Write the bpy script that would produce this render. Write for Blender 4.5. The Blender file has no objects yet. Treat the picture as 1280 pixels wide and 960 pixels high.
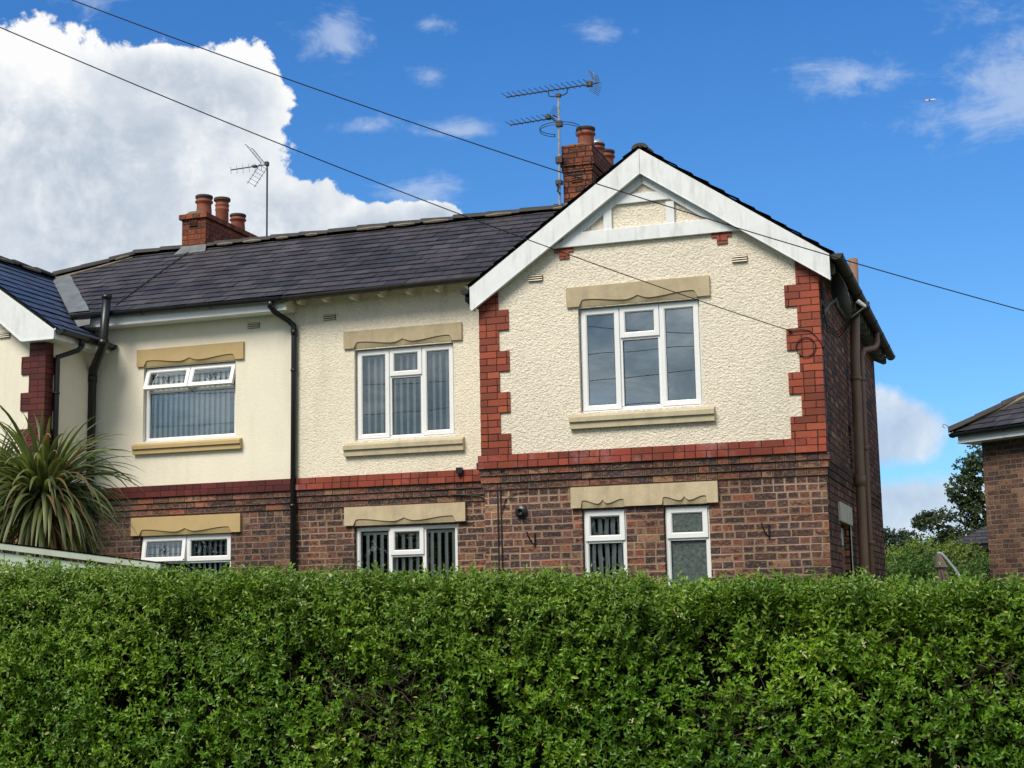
import bpy, math, random
import numpy as np
from mathutils import Vector, Matrix
random.seed(7)
RNG = np.random.default_rng(11)
PI = math.pi
scene = bpy.context.scene
COL = scene.collection

# ------------------------------------------------------------------ object helpers
def tag(o, label=None, cat=None, group=None, kind=None):
    if label: o['label'] = label
    if cat: o['category'] = cat
    if group: o['group'] = group
    if kind: o['kind'] = kind
    return o

def empty(name, loc=(0, 0, 0), rotz=0.0):
    o = bpy.data.objects.new(name, None)
    o.empty_display_size = 0.2
    COL.objects.link(o)
    o.location = loc
    o.rotation_euler = (0, 0, rotz)
    return o

def world_loc(o):
    p = Vector((0, 0, 0))
    while o is not None:
        p = p + Vector(o.location)
        o = o.parent
    return p

def link_mesh(name, me, mats, parent=None, loc=None):
    o = bpy.data.objects.new(name, me)
    COL.objects.link(o)
    for m in (mats if isinstance(mats, (list, tuple)) else [mats]):
        me.materials.append(m)
    if parent is not None:
        o.parent = parent
    if loc is not None:
        o.location = loc
    return o

class MB:
    """collects faces in scene coordinates (or in the coordinates of a rotated parent), then links ONE mesh object"""
    def __init__(s):
        s.v = []; s.f = []; s.m = []; s.t = []
    def poly(s, pts, mi=0, tint=0.5):
        b = len(s.v)
        s.v += [tuple(p) for p in pts]
        s.f.append(tuple(range(b, b + len(pts)))); s.m.append(mi); s.t.append(tint)
    def box(s, x0, x1, y0, y1, z0, z1, mi=0, tint=0.5):
        b = len(s.v)
        s.v += [(x0, y0, z0), (x1, y0, z0), (x1, y1, z0), (x0, y1, z0), (x0, y0, z1), (x1, y0, z1), (x1, y1, z1), (x0, y1, z1)]
        for f in ((0, 3, 2, 1), (4, 5, 6, 7), (0, 1, 5, 4), (1, 2, 6, 5), (2, 3, 7, 6), (3, 0, 4, 7)):
            s.f.append(tuple(b + i for i in f)); s.m.append(mi); s.t.append(tint)
    def prism(s, poly, a0, a1, axis='y', mi=0, tint=0.5):
        """poly: 2d points; axis y -> (x,z), x -> (y,z), z -> (x,y)"""
        n = len(poly); b = len(s.v)
        def P(p, a):
            return {'y': (p[0], a, p[1]), 'x': (a, p[0], p[1]), 'z': (p[0], p[1], a)}[axis]
        s.v += [P(p, a0) for p in poly] + [P(p, a1) for p in poly]
        s.f.append(tuple(b + i for i in range(n))); s.m.append(mi); s.t.append(tint)
        s.f.append(tuple(b + n + i for i in reversed(range(n)))); s.m.append(mi); s.t.append(tint)
        for i in range(n):
            j = (i + 1) % n
            s.f.append((b + i, b + n + i, b + n + j, b + j)); s.m.append(mi); s.t.append(tint)
    def tube(s, pts, r, n=8, mi=0, cap=True, tint=0.5, up=None):
        pts = [Vector(p) for p in pts]
        rs = r if isinstance(r, (list, tuple)) else [r] * len(pts)
        b = len(s.v); prev = None
        for i, p in enumerate(pts):
            if i == 0: d = pts[1] - pts[0]
            elif i == len(pts) - 1: d = pts[-1] - pts[-2]
            else: d = (pts[i + 1] - p).normalized() + (p - pts[i - 1]).normalized()
            d.normalize()
            if prev is None:
                a = Vector((0, 0, 1)) if abs(d.z) < 0.9 else Vector((1, 0, 0))
                u = d.cross(a).normalized()
            else:
                u = (prev - d * prev.dot(d)).normalized()
            w = d.cross(u); prev = u
            for k in range(n):
                an = 2 * PI * k / n
                s.v.append(tuple(p + (u * math.cos(an) + w * math.sin(an)) * rs[i]))
        for i in range(len(pts) - 1):
            for k in range(n):
                k2 = (k + 1) % n
                s.f.append((b + i * n + k, b + i * n + k2, b + (i + 1) * n + k2, b + (i + 1) * n + k)); s.m.append(mi); s.t.append(tint)
        if cap:
            s.f.append(tuple(b + k for k in reversed(range(n)))); s.m.append(mi); s.t.append(tint)
            e = b + (len(pts) - 1) * n
            s.f.append(tuple(e + k for k in range(n))); s.m.append(mi); s.t.append(tint)
    def lathe(s, cx, cy, prof, n=24, mi=0, tint=0.5):
        b = len(s.v)
        for r, z in prof:
            for k in range(n):
                a = 2 * PI * k / n
                s.v.append((cx + r * math.cos(a), cy + r * math.sin(a), z))
        for i in range(len(prof) - 1):
            for k in range(n):
                k2 = (k + 1) % n
                s.f.append((b + i * n + k, b + i * n + k2, b + (i + 1) * n + k2, b + (i + 1) * n + k)); s.m.append(mi); s.t.append(tint)
    def panel(s, axis, c, a0, a1, z0, z1, holes=(), flip=False, mi=0):
        """wall sheet at axis=c with rectangular holes (a,b,z,z)"""
        A = sorted(set([a0, a1] + [h[0] for h in holes] + [h[1] for h in holes]))
        Z = sorted(set([z0, z1] + [h[2] for h in holes] + [h[3] for h in holes]))
        A = [a for a in A if a0 <= a <= a1]; Z = [z for z in Z if z0 <= z <= z1]
        for i in range(len(A) - 1):
            for j in range(len(Z) - 1):
                ca, cz = (A[i] + A[i + 1]) / 2, (Z[j] + Z[j + 1]) / 2
                if any(h[0] < ca < h[1] and h[2] < cz < h[3] for h in holes): continue
                q = [(A[i], Z[j]), (A[i + 1], Z[j]), (A[i + 1], Z[j + 1]), (A[i], Z[j + 1])]
                if axis == 'y': q = [(a, c, z) for a, z in q]
                else: q = [(c, a, z) for a, z in q]
                s.poly(q[::-1] if flip else q, mi)
    def reveal(s, axis, c, d, hole, mi=0):
        a0, a1, z0, z1 = hole
        def P(a, q, z): return (a, q, z) if axis == 'y' else (q, a, z)
        e = c + d
        s.poly([P(a0, c, z0), P(a0, c, z1), P(a0, e, z1), P(a0, e, z0)], mi)
        s.poly([P(a1, c, z0), P(a1, e, z0), P(a1, e, z1), P(a1, c, z1)], mi)
        s.poly([P(a0, c, z1), P(a1, c, z1), P(a1, e, z1), P(a0, e, z1)], mi)
        s.poly([P(a0, c, z0), P(a0, e, z0), P(a1, e, z0), P(a1, c, z0)], mi)
    def build(s, name, mats, parent=None, smooth=False, local=False, bevel=0.0):
        base = Vector((0, 0, 0)) if (local or parent is None) else world_loc(parent)
        me = bpy.data.meshes.new(name)
        me.from_pydata([tuple(Vector(v) - base) for v in s.v], [], s.f)
        me.update()
        uv = me.uv_layers.new(name='UVMap')
        att = me.attributes.new('tint', 'FLOAT', 'FACE')
        att.data.foreach_set('value', s.t)
        li = 0
        uvs = [0.0] * (2 * len(me.loops))
        for p in me.polygons:
            nx, ny, nz = abs(p.normal.x), abs(p.normal.y), abs(p.normal.z)
            for k in p.loop_indices:
                v = s.v[me.loops[k].vertex_index]
                if nz > nx and nz > ny and nz > 0.8: q = (v[0], v[1])
                elif nx > ny: q = (v[1] + 0.1125, v[2])
                else: q = (v[0], v[2])
                uvs[2 * k] = q[0]; uvs[2 * k + 1] = q[1]
            p.material_index = s.m[p.index]
            p.use_smooth = smooth
        uv.data.foreach_set('uv', uvs)
        o = link_mesh(name, me, mats, parent)
        if bevel > 0:
            b = o.modifiers.new('bevel', 'BEVEL'); b.width = bevel; b.segments = 2; b.limit_method = 'ANGLE'
        return o

# ------------------------------------------------------------------ node helpers
class NT:
    def __init__(s, tree): s.t = tree; s.n = tree.nodes; s.l = tree.links
    def new(s, typ, **kw):
        n = s.n.new(typ)
        for k, v in kw.items(): setattr(n, k, v)
        return n
    def set(s, sock, v):
        if v is None: return
        if isinstance(v, bpy.types.NodeSocket): s.l.new(v, sock)
        else:
            if sock.type == 'RGBA' and isinstance(v, (tuple, list)) and len(v) == 3: v = (*v, 1)
            if sock.type == 'VECTOR' and isinstance(v, (int, float)): v = (v, v, v)
            sock.default_value = v
    def m(s, op, a, b=None, c=None, clamp=False):
        n = s.new('ShaderNodeMath', operation=op, use_clamp=clamp)
        s.set(n.inputs[0], a)
        if b is not None: s.set(n.inputs[1], b)
        if c is not None: s.set(n.inputs[2], c)
        return n.outputs[0]
    def vm(s, op, a, b=None, scale=None):
        n = s.new('ShaderNodeVectorMath', operation=op)
        s.set(n.inputs[0], a)
        if b is not None: s.set(n.inputs[1], b)
        if scale is not None: s.set(n.inputs['Scale'], scale)
        return n.outputs['Value'] if op in ('LENGTH', 'DOT_PRODUCT', 'DISTANCE') else n.outputs[0]
    def comb(s, x, y, z=0.0):
        n = s.new('ShaderNodeCombineXYZ')
        s.set(n.inputs[0], x); s.set(n.inputs[1], y); s.set(n.inputs[2], z)
        return n.outputs[0]
    def sep(s, v):
        n = s.new('ShaderNodeSeparateXYZ'); s.set(n.inputs[0], v); return n.outputs
    def noise(s, vec, scale, detail=4, rough=0.5, dist=0.0, col=False):
        n = s.new('ShaderNodeTexNoise')
        s.set(n.inputs['Vector'], vec); s.set(n.inputs['Scale'], scale); s.set(n.inputs['Detail'], detail)
        s.set(n.inputs['Roughness'], rough); s.set(n.inputs['Distortion'], dist)
        return n.outputs['Color'] if col else n.outputs['Fac']
    def wn(s, vec):
        n = s.new('ShaderNodeTexWhiteNoise', noise_dimensions='3D'); s.set(n.inputs['Vector'], vec); return n.outputs
    def voro(s, vec, scale, feature='F1', out='Distance', rand=1.0):
        n = s.new('ShaderNodeTexVoronoi', feature=feature); s.set(n.inputs['Vector'], vec); s.set(n.inputs['Scale'], scale)
        s.set(n.inputs['Randomness'], rand)
        return n.outputs[out]
    def ramp(s, fac, stops, interp='LINEAR'):
        n = s.new('ShaderNodeValToRGB'); cr = n.color_ramp; cr.interpolation = interp
        while len(cr.elements) > 1: cr.elements.remove(cr.elements[-1])
        for i, (p, c) in enumerate(stops):
            e = cr.elements[0] if i == 0 else cr.elements.new(p)
            e.position = p
            if isinstance(c, (int, float)): c = (c, c, c)
            e.color = (*c, 1)
        s.set(n.inputs[0], fac)
        return n.outputs[0]
    def mix(s, f, a, b, mode='MIX'):
        n = s.new('ShaderNodeMix', data_type='RGBA', blend_type=mode)
        s.set(n.inputs[0], f); s.set(n.inputs[6], a); s.set(n.inputs[7], b)
        return n.outputs[2]
    def mr(s, v, a, b, c=0.0, d=1.0, smooth=False):
        n = s.new('ShaderNodeMapRange'); n.interpolation_type = 'SMOOTHSTEP' if smooth else 'LINEAR'
        s.set(n.inputs[0], v); s.set(n.inputs[1], a); s.set(n.inputs[2], b); s.set(n.inputs[3], c); s.set(n.inputs[4], d)
        return n.outputs[0]
    def bump(s, h, strength=0.5, dist=0.01, normal=None):
        n = s.new('ShaderNodeBump'); s.set(n.inputs['Strength'], strength); s.set(n.inputs['Distance'], dist)
        s.set(n.inputs['Height'], h)
        if normal is not None: s.set(n.inputs['Normal'], normal)
        return n.outputs[0]

def mat(name):
    m = bpy.data.materials.new(name); m.use_nodes = True
    nt = NT(m.node_tree)
    p = [n for n in nt.n if n.type == 'BSDF_PRINCIPLED'][0]
    return m, nt, p
def coord(nt, kind='Object'):
    return nt.new('ShaderNodeTexCoord').outputs[kind]
def attr(nt, name='tint'):
    return nt.new('ShaderNodeAttribute', attribute_name=name).outputs['Fac']

def plain(name, col, rough=0.5, metal=0.0, var=0.12, scale=6.0, spec=0.5, bumps=0.0, bscale=60.0, grime=0.0):
    m, nt, p = mat(name)
    co = coord(nt)
    n = nt.noise(co, scale, 5, 0.6)
    c2 = tuple(c * (1 - var) for c in col); c1 = tuple(min(1, c * (1 + var * 0.6)) for c in col)
    c = nt.mix(nt.mr(n, 0.3, 0.7), c2, c1)
    if grime:
        g = nt.noise(nt.vm('MULTIPLY', co, (9, 9, 1.6)), 1.5, 5, 0.65)
        c = nt.mix(nt.m('MULTIPLY', nt.mr(g, 0.5, 0.8), grime), c, (0.12, 0.11, 0.09))
    nt.set(p.inputs['Base Color'], c)
    p.inputs['Roughness'].default_value = rough; p.inputs['Metallic'].default_value = metal
    p.inputs['Specular IOR Level'].default_value = spec
    if bumps: nt.set(p.inputs['Normal'], nt.bump(nt.noise(co, bscale, 4, 0.6), bumps, 0.01))
    return m

def brick(name, palette, mortar, header=0.12, mottle=0.75, dark=1.0, joint=0.0055, painted=False, sheen=False, edge=0.5, splitp=0.66):
    m, nt, p = mat(name)
    uv0 = coord(nt, 'UV')
    obj = coord(nt, 'Object')
    wob = nt.vm('SCALE', nt.vm('SUBTRACT', nt.noise(obj, 9, 3, 0.6, col=True), (0.5, 0.5, 0.5)), scale=0.006)
    uv = nt.vm('ADD', uv0, wob)
    u, v, _ = nt.sep(uv)
    v = nt.m('SUBTRACT', v, 0.063)                       # a course ends on the painted band
    r = nt.m('DIVIDE', v, 0.075)
    row = nt.m('FLOOR', r); fr = nt.m('FRACT', r)
    rr = nt.wn(nt.comb(row, 3.3, 1.7))
    hd = nt.m('GREATER_THAN', rr[0], 1 - header)
    L = nt.mr(hd, 0, 1, 0.225, 0.1125)
    off = nt.m('ADD', nt.m('MULTIPLY', nt.m('MODULO', row, 2.0), 0.1125), nt.m('MULTIPLY', nt.m('SUBTRACT', rr[0], 0.5), 0.05 if not painted else 0.0))
    uu = nt.m('DIVIDE', nt.m('ADD', u, nt.m('ADD', off, 50.0)), L)
    cell = nt.m('FLOOR', uu); fu = nt.m('FRACT', uu)
    # some stretchers are split into two headers
    w0 = nt.wn(nt.comb(cell, row, 9.1))
    split = nt.m('MULTIPLY', nt.m('GREATER_THAN', w0[0], splitp), nt.m('SUBTRACT', 1.0, hd))
    fu2 = nt.m('FRACT', nt.m('MULTIPLY', fu, 2.0))
    half = nt.m('MULTIPLY', nt.m('FLOOR', nt.m('MULTIPLY', fu, 2.0)), split)
    fuf = nt.m('ADD', nt.m('MULTIPLY', fu2, split), nt.m('MULTIPLY', fu, nt.m('SUBTRACT', 1.0, split)))
    Lf = nt.m('MULTIPLY', L, nt.mr(split, 0, 1, 1, 0.5))
    w = nt.wn(nt.comb(nt.m('ADD', cell, nt.m('MULTIPLY', half, 0.37)), row, 2.2))
    rnd = w[0]; rcol = nt.sep(w[1])
    du = nt.m('MULTIPLY', nt.m('MINIMUM', fuf, nt.m('SUBTRACT', 1.0, fuf)), Lf)
    dv = nt.m('MULTIPLY', nt.m('MINIMUM', fr, nt.m('SUBTRACT', 1.0, fr)), 0.075)
    d = nt.m('MINIMUM', du, dv)
    d = nt.m('ADD', d, nt.m('ADD', nt.m('MULTIPLY', nt.m('SUBTRACT', nt.noise(obj, 60, 3, 0.6), 0.5), 0.008), nt.m('MULTIPLY', nt.m('SUBTRACT', nt.noise(obj, 6, 3, 0.6), 0.5), 0.007)))
    mask = nt.mr(d, joint - 0.0022, joint + 0.0016, 0, 1, True)      # 1 on brick
    n = len(palette)
    base = nt.ramp(rnd, [(i / n, c) for i, c in enumerate(palette)], 'CONSTANT')
    val = nt.mr(rcol[1], 0, 1, 0.72, 1.25)
    base = nt.mix(1.0, base, nt.comb(val, val, val), 'MULTIPLY')
    if mottle > 0:
        shift = nt.vm('ADD', obj, nt.comb(nt.m('MULTIPLY', rnd, 7.0), 0.0, nt.m('MULTIPLY', rnd, 3.0)))
        k = nt.noise(nt.vm('MULTIPLY', shift, (1.0, 1.0, 1.6)), 13, 3, 0.55)
        k = nt.mr(k, 0.47, 0.58, 0, 1, True)
        k = nt.m('MULTIPLY', k, nt.mr(d, 0.008, 0.016, 0.25, 1, True))
        k = nt.m('MULTIPLY', k, nt.m('GREATER_THAN', rcol[2], 0.2))
        base = nt.mix(nt.m('MULTIPLY', k, mottle), base, (0.042, 0.029, 0.03))
        e = nt.m('MULTIPLY', nt.mr(d, joint + 0.002, joint + 0.009, 1, 0, True), nt.m('GREATER_THAN', rcol[0], 0.35))
        base = nt.mix(nt.m('MULTIPLY', e, edge), base, (0.42, 0.25, 0.15))
    if not painted:
        q = nt.noise(nt.vm('MULTIPLY', obj, (1, 1, 1.9)), 30, 4, 0.7)
        base = nt.mix(nt.mr(q, 0.52, 0.66, 0, 0.62), base, (0.36, 0.21, 0.125))
        base = nt.mix(nt.mr(q, 0.48, 0.34, 0, 0.72), base, (0.045, 0.03, 0.03))
    fine = nt.noise(obj, 90, 3, 0.65)
    f2 = nt.mr(fine, 0.25, 0.75, 0.78, 1.2)
    base = nt.mix(1.0, base, nt.comb(f2, f2, f2), 'MULTIPLY')
    mo = nt.mix(nt.mr(nt.noise(obj, 1.7, 4, 0.6), 0.35, 0.65), tuple(c * 0.55 for c in mortar), mortar)
    c = nt.mix(mask, mo, base)
    big = nt.noise(obj, 0.9, 5, 0.6)
    bd = nt.mr(big, 0.3, 0.7, (0.66 if painted else 0.74) * dark, 1.2 * dark)
    c = nt.mix(1.0, c, nt.comb(bd, bd, bd), 'MULTIPLY')
    if sheen:                                              # bloom of lime on the painted bricks
        s = nt.m('MULTIPLY', nt.mr(nt.noise(obj, 2.3, 5, 0.7), 0.53, 0.68), mask)
        c = nt.mix(nt.m('MULTIPLY', s, 0.45), c, (0.42, 0.25, 0.27))
    nt.set(p.inputs['Base Color'], c)
    p.inputs['Roughness'].default_value = 0.5 if painted else 0.85
    p.inputs['Specular IOR Level'].default_value = 0.35 if painted else 0.25
    h = nt.m('ADD', nt.m('MULTIPLY', mask, 1.0), nt.m('MULTIPLY', fine, 0.35))
    h = nt.m('ADD', h, nt.m('MULTIPLY', rcol[1], 0.3))
    nt.set(p.inputs['Normal'], nt.bump(h, 0.9, 0.006))
    return m

def render_coat(name, col, scale=42.0, strength=1.0, dist=0.016, stain=0.25, cavity=0.72):
    m, nt, p = mat(name)
    co = coord(nt)
    sq = nt.vm('MULTIPLY', co, (0.8, 1, 1.15))
    a = nt.noise(sq, scale, 3, 0.55, 0.9)
    b = nt.voro(nt.vm('ADD', sq, nt.vm('SCALE', nt.noise(co, scale * .7, 2, col=True), scale=0.03)), scale * 0.75, 'SMOOTH_F1')
    h = nt.m('ADD', nt.m('MULTIPLY', a, 0.75), nt.m('MULTIPLY', nt.m('SUBTRACT', 1.0, b), 0.6))
    cav = nt.mr(a, 0.36, 0.55, cavity, 1.0)  # hollows of the relief darkened in the colour, painting in their shade
    big = nt.noise(co, 0.8, 6, 0.62)
    st = nt.noise(nt.vm('MULTIPLY', co, (5, 5, 0.7)), 1.2, 5, 0.6)
    g = nt.mr(big, 0.3, 0.7, 0.92, 1.03)
    c = nt.mix(1.0, col, nt.comb(g, g, g), 'MULTIPLY')
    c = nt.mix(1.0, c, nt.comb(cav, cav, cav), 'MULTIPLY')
    c = nt.mix(nt.m('MULTIPLY', nt.mr(st, 0.52, 0.75), stain), c, (0.42, 0.38, 0.27))
    # splashed dirt low down under the sills and beneath the eaves
    nt.set(p.inputs['Base Color'], c)
    p.inputs['Roughness'].default_value = 0.8; p.inputs['Specular IOR Level'].default_value = 0.2
    nt.set(p.inputs['Normal'], nt.bump(h, strength, dist))
    return m

def slate_mat(name, col, lichen=0.25, var=0.3, rough=0.5):
    m, nt, p = mat(name)
    co = coord(nt); t = attr(nt)
    w = nt.wn(nt.comb(t, 1.3, 4.4))
    v = nt.mr(w[0], 0, 1, 1 - var, 1 + var)
    c = nt.mix(nt.sep(w[1])[1], col, (col[0] * 1.16, col[1] * 0.97, col[2] * 1.02))
    c = nt.mix(1.0, c, nt.comb(v, v, v), 'MULTIPLY')
    l = nt.noise(co, 3.5, 6, 0.7)
    big = nt.noise(co, 0.55, 4, 0.6)
    bd = nt.mr(big, 0.35, 0.65, 0.72, 1.25)
    c = nt.mix(1.0, c, nt.comb(bd, bd, bd), 'MULTIPLY')
    c = nt.mix(nt.m('MULTIPLY', nt.mr(l, 0.5, 0.72), lichen), c, (0.20, 0.19, 0.17))
    sp = nt.mr(nt.voro(co, 5.0), 0.0, 0.05, 1, 0)
    c = nt.mix(nt.m('MULTIPLY', sp, lichen * 1.5), c, (0.30, 0.29, 0.24))
    nt.set(p.inputs['Base Color'], c)
    nt.set(p.inputs['Roughness'], nt.mr(w[0], 0, 1, rough - 0.08, rough + 0.12))
    p.inputs['Specular IOR Level'].default_value = 0.35
    nt.set(p.inputs['Normal'], nt.bump(nt.noise(co, 30, 5, 0.65), 0.35, 0.006))
    return m

M = {}
DB = [(a_ * 0.97, b_ * 0.98, c_ * 1.12) for a_, b_, c_ in [(0.052, 0.035, 0.037), (0.11, 0.052, 0.042), (0.155, 0.072, 0.052), (0.07, 0.042, 0.04), (0.22, 0.095, 0.055), (0.13, 0.058, 0.047),
      (0.04, 0.032, 0.037), (0.26, 0.14, 0.08), (0.17, 0.07, 0.05), (0.085, 0.043, 0.04), (0.25, 0.08, 0.045), (0.105, 0.056, 0.048), (0.14, 0.062, 0.046), (0.06, 0.038, 0.038)]]
M['brick'] = brick('weathered_brick', DB, (0.37, 0.275, 0.205), edge=0.85, mottle=0.95, joint=0.0055)
M['brick_left'] = brick('brick_of_left_house', [tuple(c * k for c, k in zip(b, (0.95, 1.0, 1.05))) for b in DB], (0.32, 0.24, 0.175), edge=0.35)
M['brick_corbel'] = brick('corbel_brick', DB, (0.06, 0.04, 0.03), edge=0.6)
SB = [(c[0] * 1.9, c[1] * 1.65, c[2] * 1.35) for c in DB]  # flank palette lightened and warmed, standing in for ambient light
SB[3] = (0.22, 0.13, 0.08); SB[7] = (0.36, 0.24, 0.14)
M['brick_side'] = brick('lightened_sooty_side_brick', SB, (0.045, 0.032, 0.025), header=0.3, dark=1.1, joint=0.009, edge=0.3)
M['brick_far'] = brick('neighbour_brick', [(0.075, 0.045, 0.038), (0.13, 0.07, 0.052), (0.17, 0.095, 0.065), (0.095, 0.05, 0.04), (0.21, 0.11, 0.07), (0.06, 0.04, 0.038)], (0.27, 0.20, 0.145), header=0.08, mottle=0.6, edge=0.2, joint=0.0065, splitp=0.82)
RB = [(0.29, 0.058, 0.027), (0.27, 0.052, 0.025), (0.315, 0.067, 0.03), (0.25, 0.048, 0.025), (0.28, 0.056, 0.027)]
M['quoin'] = brick('red_painted_brick', RB, (0.05, 0.018, 0.012), header=0.0, mottle=0.0, joint=0.0045, painted=True)
M['band'] = brick('red_band_brick', [(0.27, 0.047, 0.026), (0.24, 0.042, 0.024), (0.31, 0.06, 0.028)], (0.045, 0.018, 0.013), header=0.0, mottle=0.0, joint=0.0045, painted=True, sheen=True)
M['maroon'] = brick('maroon_painted_brick', [(0.098, 0.016, 0.015), (0.09, 0.0145, 0.014), (0.108, 0.019, 0.016)], (0.06, 0.01, 0.01), header=0.0, mottle=0.0, joint=0.004, painted=True)
CB = [(0.32, 0.075, 0.035), (0.26, 0.062, 0.033), (0.36, 0.095, 0.043), (0.15, 0.045, 0.03), (0.29, 0.068, 0.034), (0.34, 0.08, 0.036)]
M['chimney_brick'] = brick('chimney_brick', CB, (0.13, 0.07, 0.045), header=0.2, mottle=0.3, edge=0.0, joint=0.006)
M['chimney_brick_old'] = brick('sooty_chimney_brick', [(c[0] * 0.8, c[1] * 0.9, c[2]) for c in CB], (0.045, 0.03, 0.025), header=0.2, mottle=0.55, edge=0.0, joint=0.0075)
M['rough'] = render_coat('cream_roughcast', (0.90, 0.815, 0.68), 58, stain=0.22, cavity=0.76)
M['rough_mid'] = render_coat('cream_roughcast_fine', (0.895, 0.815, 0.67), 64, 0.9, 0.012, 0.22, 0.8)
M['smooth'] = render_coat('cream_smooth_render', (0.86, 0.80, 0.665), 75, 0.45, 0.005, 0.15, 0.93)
M['stone'] = plain('tan_painted_stone', (0.46, 0.375, 0.24), 0.7, var=0.16, bumps=0.3, grime=0.3)
M['stone_low'] = plain('pale_tan_painted_stone', (0.54, 0.435, 0.285), 0.7, var=0.16, bumps=0.3, grime=0.3)
M['stone_left'] = plain('ochre_painted_stone', (0.50, 0.36, 0.17), 0.6, var=0.08, bumps=0.12)
M['sill'] = plain('painted_stone_sill', (0.50, 0.43, 0.295), 0.65, var=0.14, bumps=0.25, grime=0.3)
M['groove'] = plain('groove_shadow_paint', (0.15, 0.115, 0.07), 0.8)
M['white'] = plain('white_upvc', (0.82, 0.83, 0.85), 0.3, var=0.03)
M['barge'] = plain('white_painted_board', (0.78, 0.80, 0.82), 0.4, var=0.07, grime=0.34)
M['cream_wood'] = plain('cream_painted_wood', (0.72, 0.68, 0.56), 0.55, var=0.12, grime=0.3)
M['tail_wood'] = plain('weathered_rafter_paint', (0.20, 0.18, 0.15), 0.7, var=0.4, grime=0.6)
M['black'] = plain('black_plastic', (0.012, 0.012, 0.014), 0.35, var=0.3)
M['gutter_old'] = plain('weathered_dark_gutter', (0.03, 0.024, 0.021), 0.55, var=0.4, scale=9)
M['rubber'] = plain('window_gasket', (0.02, 0.02, 0.02), 0.6)
M['brown'] = plain('brown_plastic_pipe', (0.27, 0.155, 0.10), 0.45, var=0.15, grime=0.25)
M['dark_metal'] = plain('weathered_metal', (0.10, 0.095, 0.09), 0.45, metal=0.5, var=0.4, scale=20)
M['pale_metal'] = plain('zinc_metal', (0.42, 0.43, 0.43), 0.4, metal=0.5, var=0.4, scale=25)
M['aerial'] = plain('aerial_rod_metal', (0.055, 0.05, 0.05), 0.5, metal=0.3, var=0.4, scale=20)
M['lead'] = plain('lead_flashing', (0.155, 0.17, 0.175), 0.6, metal=0.0, var=0.3, scale=5, bumps=0.5, bscale=14)
M['mortar'] = plain('ridge_mortar', (0.22, 0.19, 0.135), 0.9, var=0.3, bumps=0.5)
M['slate'] = slate_mat('grey_purple_slate', (0.046, 0.046, 0.053), rough=0.62, var=0.25)
M['slate_blue'] = slate_mat('blue_grey_slate', (0.055, 0.078, 0.125), 0.04, 0.1, 0.45)
M['ridge'] = plain('ridge_tile_clay', (0.045, 0.041, 0.038), 0.75, var=0.4, scale=7, bumps=0.3)
M['terracotta'] = plain('terracotta_pot', (0.26, 0.068, 0.035), 0.7, var=0.3, scale=8, bumps=0.15, grime=0.5)
M['soot'] = plain('sooty_rim', (0.05, 0.04, 0.038), 0.85, var=0.4)
M['cable'] = plain('black_cable', (0.012, 0.012, 0.014), 0.6)
M['inside'] = plain('dark_interior', (0.02, 0.02, 0.02), 0.9)
M['dish'] = plain('grey_dish_paint', (0.10, 0.11, 0.11), 0.4, var=0.1)
M['green_shed'] = plain('pale_green_board', (0.52, 0.62, 0.50), 0.6, var=0.08, grime=0.15)
M['green_trim'] = plain('pale_green_trim', (0.50, 0.57, 0.47), 0.5, var=0.08, grime=0.2)
M['felt'] = plain('roofing_felt', (0.09, 0.10, 0.09), 0.9, var=0.3)
M['bark'] = plain('bark', (0.085, 0.06, 0.042), 0.9, var=0.4, scale=15, bumps=0.6)
M['canvas'] = plain('faded_pink_canvas', (0.42, 0.30, 0.26), 0.85, var=0.2, scale=12)

def glass(name, refl=0.1, tint=(0.88, 0.93, 0.92), rough=0.0, frosted=False, wave=0.0006):
    m, nt, p = mat(name)
    nt.n.remove(p)
    out = [n for n in nt.n if n.type == 'OUTPUT_MATERIAL'][0]
    co = coord(nt)
    nb = nt.bump(nt.noise(co, 2.2, 2, 0.5), wave, 0.5)
    g = nt.new('ShaderNodeBsdfGlossy'); g.inputs['Roughness'].default_value = rough; g.inputs['Color'].default_value = (0.93, 1.0, 1.0, 1)
    if frosted:
        nb = nt.bump(nt.voro(co, 38, 'SMOOTH_F1'), 0.6, 0.02)
    nt.set(g.inputs['Normal'], nb)
    if frosted:
        t = nt.new('ShaderNodeBsdfRefraction'); t.inputs['Roughness'].default_value = 0.25; t.inputs['IOR'].default_value = 1.06
        t.inputs['Color'].default_value = (*tint, 1); nt.set(t.inputs['Normal'], nb)
    else:
        t = nt.new('ShaderNodeBsdfTransparent'); t.inputs['Color'].default_value = (*tint, 1)
    fr = nt.new('ShaderNodeFresnel'); fr.inputs['IOR'].default_value = 1.5
    f = nt.m('ADD', nt.m('MULTIPLY', fr.outputs[0], 1.6), refl, clamp=True)
    mx = nt.new('ShaderNodeMixShader')
    nt.l.new(f, mx.inputs[0]); nt.l.new(t.outputs[0], mx.inputs[1]); nt.l.new(g.outputs[0], mx.inputs[2])
    nt.l.new(mx.outputs[0], out.inputs[0])
    return m
M['glass'] = glass('window_glass', 0.27)
M['glass_mid'] = glass('clear_window_glass', 0.15)
M['glass_low'] = glass('ground_window_glass', 0.04)
M['frost'] = glass('obscured_glass', 0.03, (0.78, 0.86, 0.83), 0.15, True)

def obscured(name):
    m, nt, p = mat(name)
    co = coord(nt)
    n = nt.noise(nt.vm('MULTIPLY', co, (1, 1, 0.8)), 34, 4, 0.65, 0.6)
    c = nt.ramp(n, [(0.3, (0.035, 0.05, 0.048)), (0.55, (0.085, 0.11, 0.105)), (0.75, (0.15, 0.185, 0.18))])
    nt.set(p.inputs['Base Color'], c); p.inputs['Roughness'].default_value = 0.35
    nt.set(p.inputs['Normal'], nt.bump(n, 0.5, 0.01))
    return m
M['obscured'] = obscured('patterned_privacy_glass')

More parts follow.
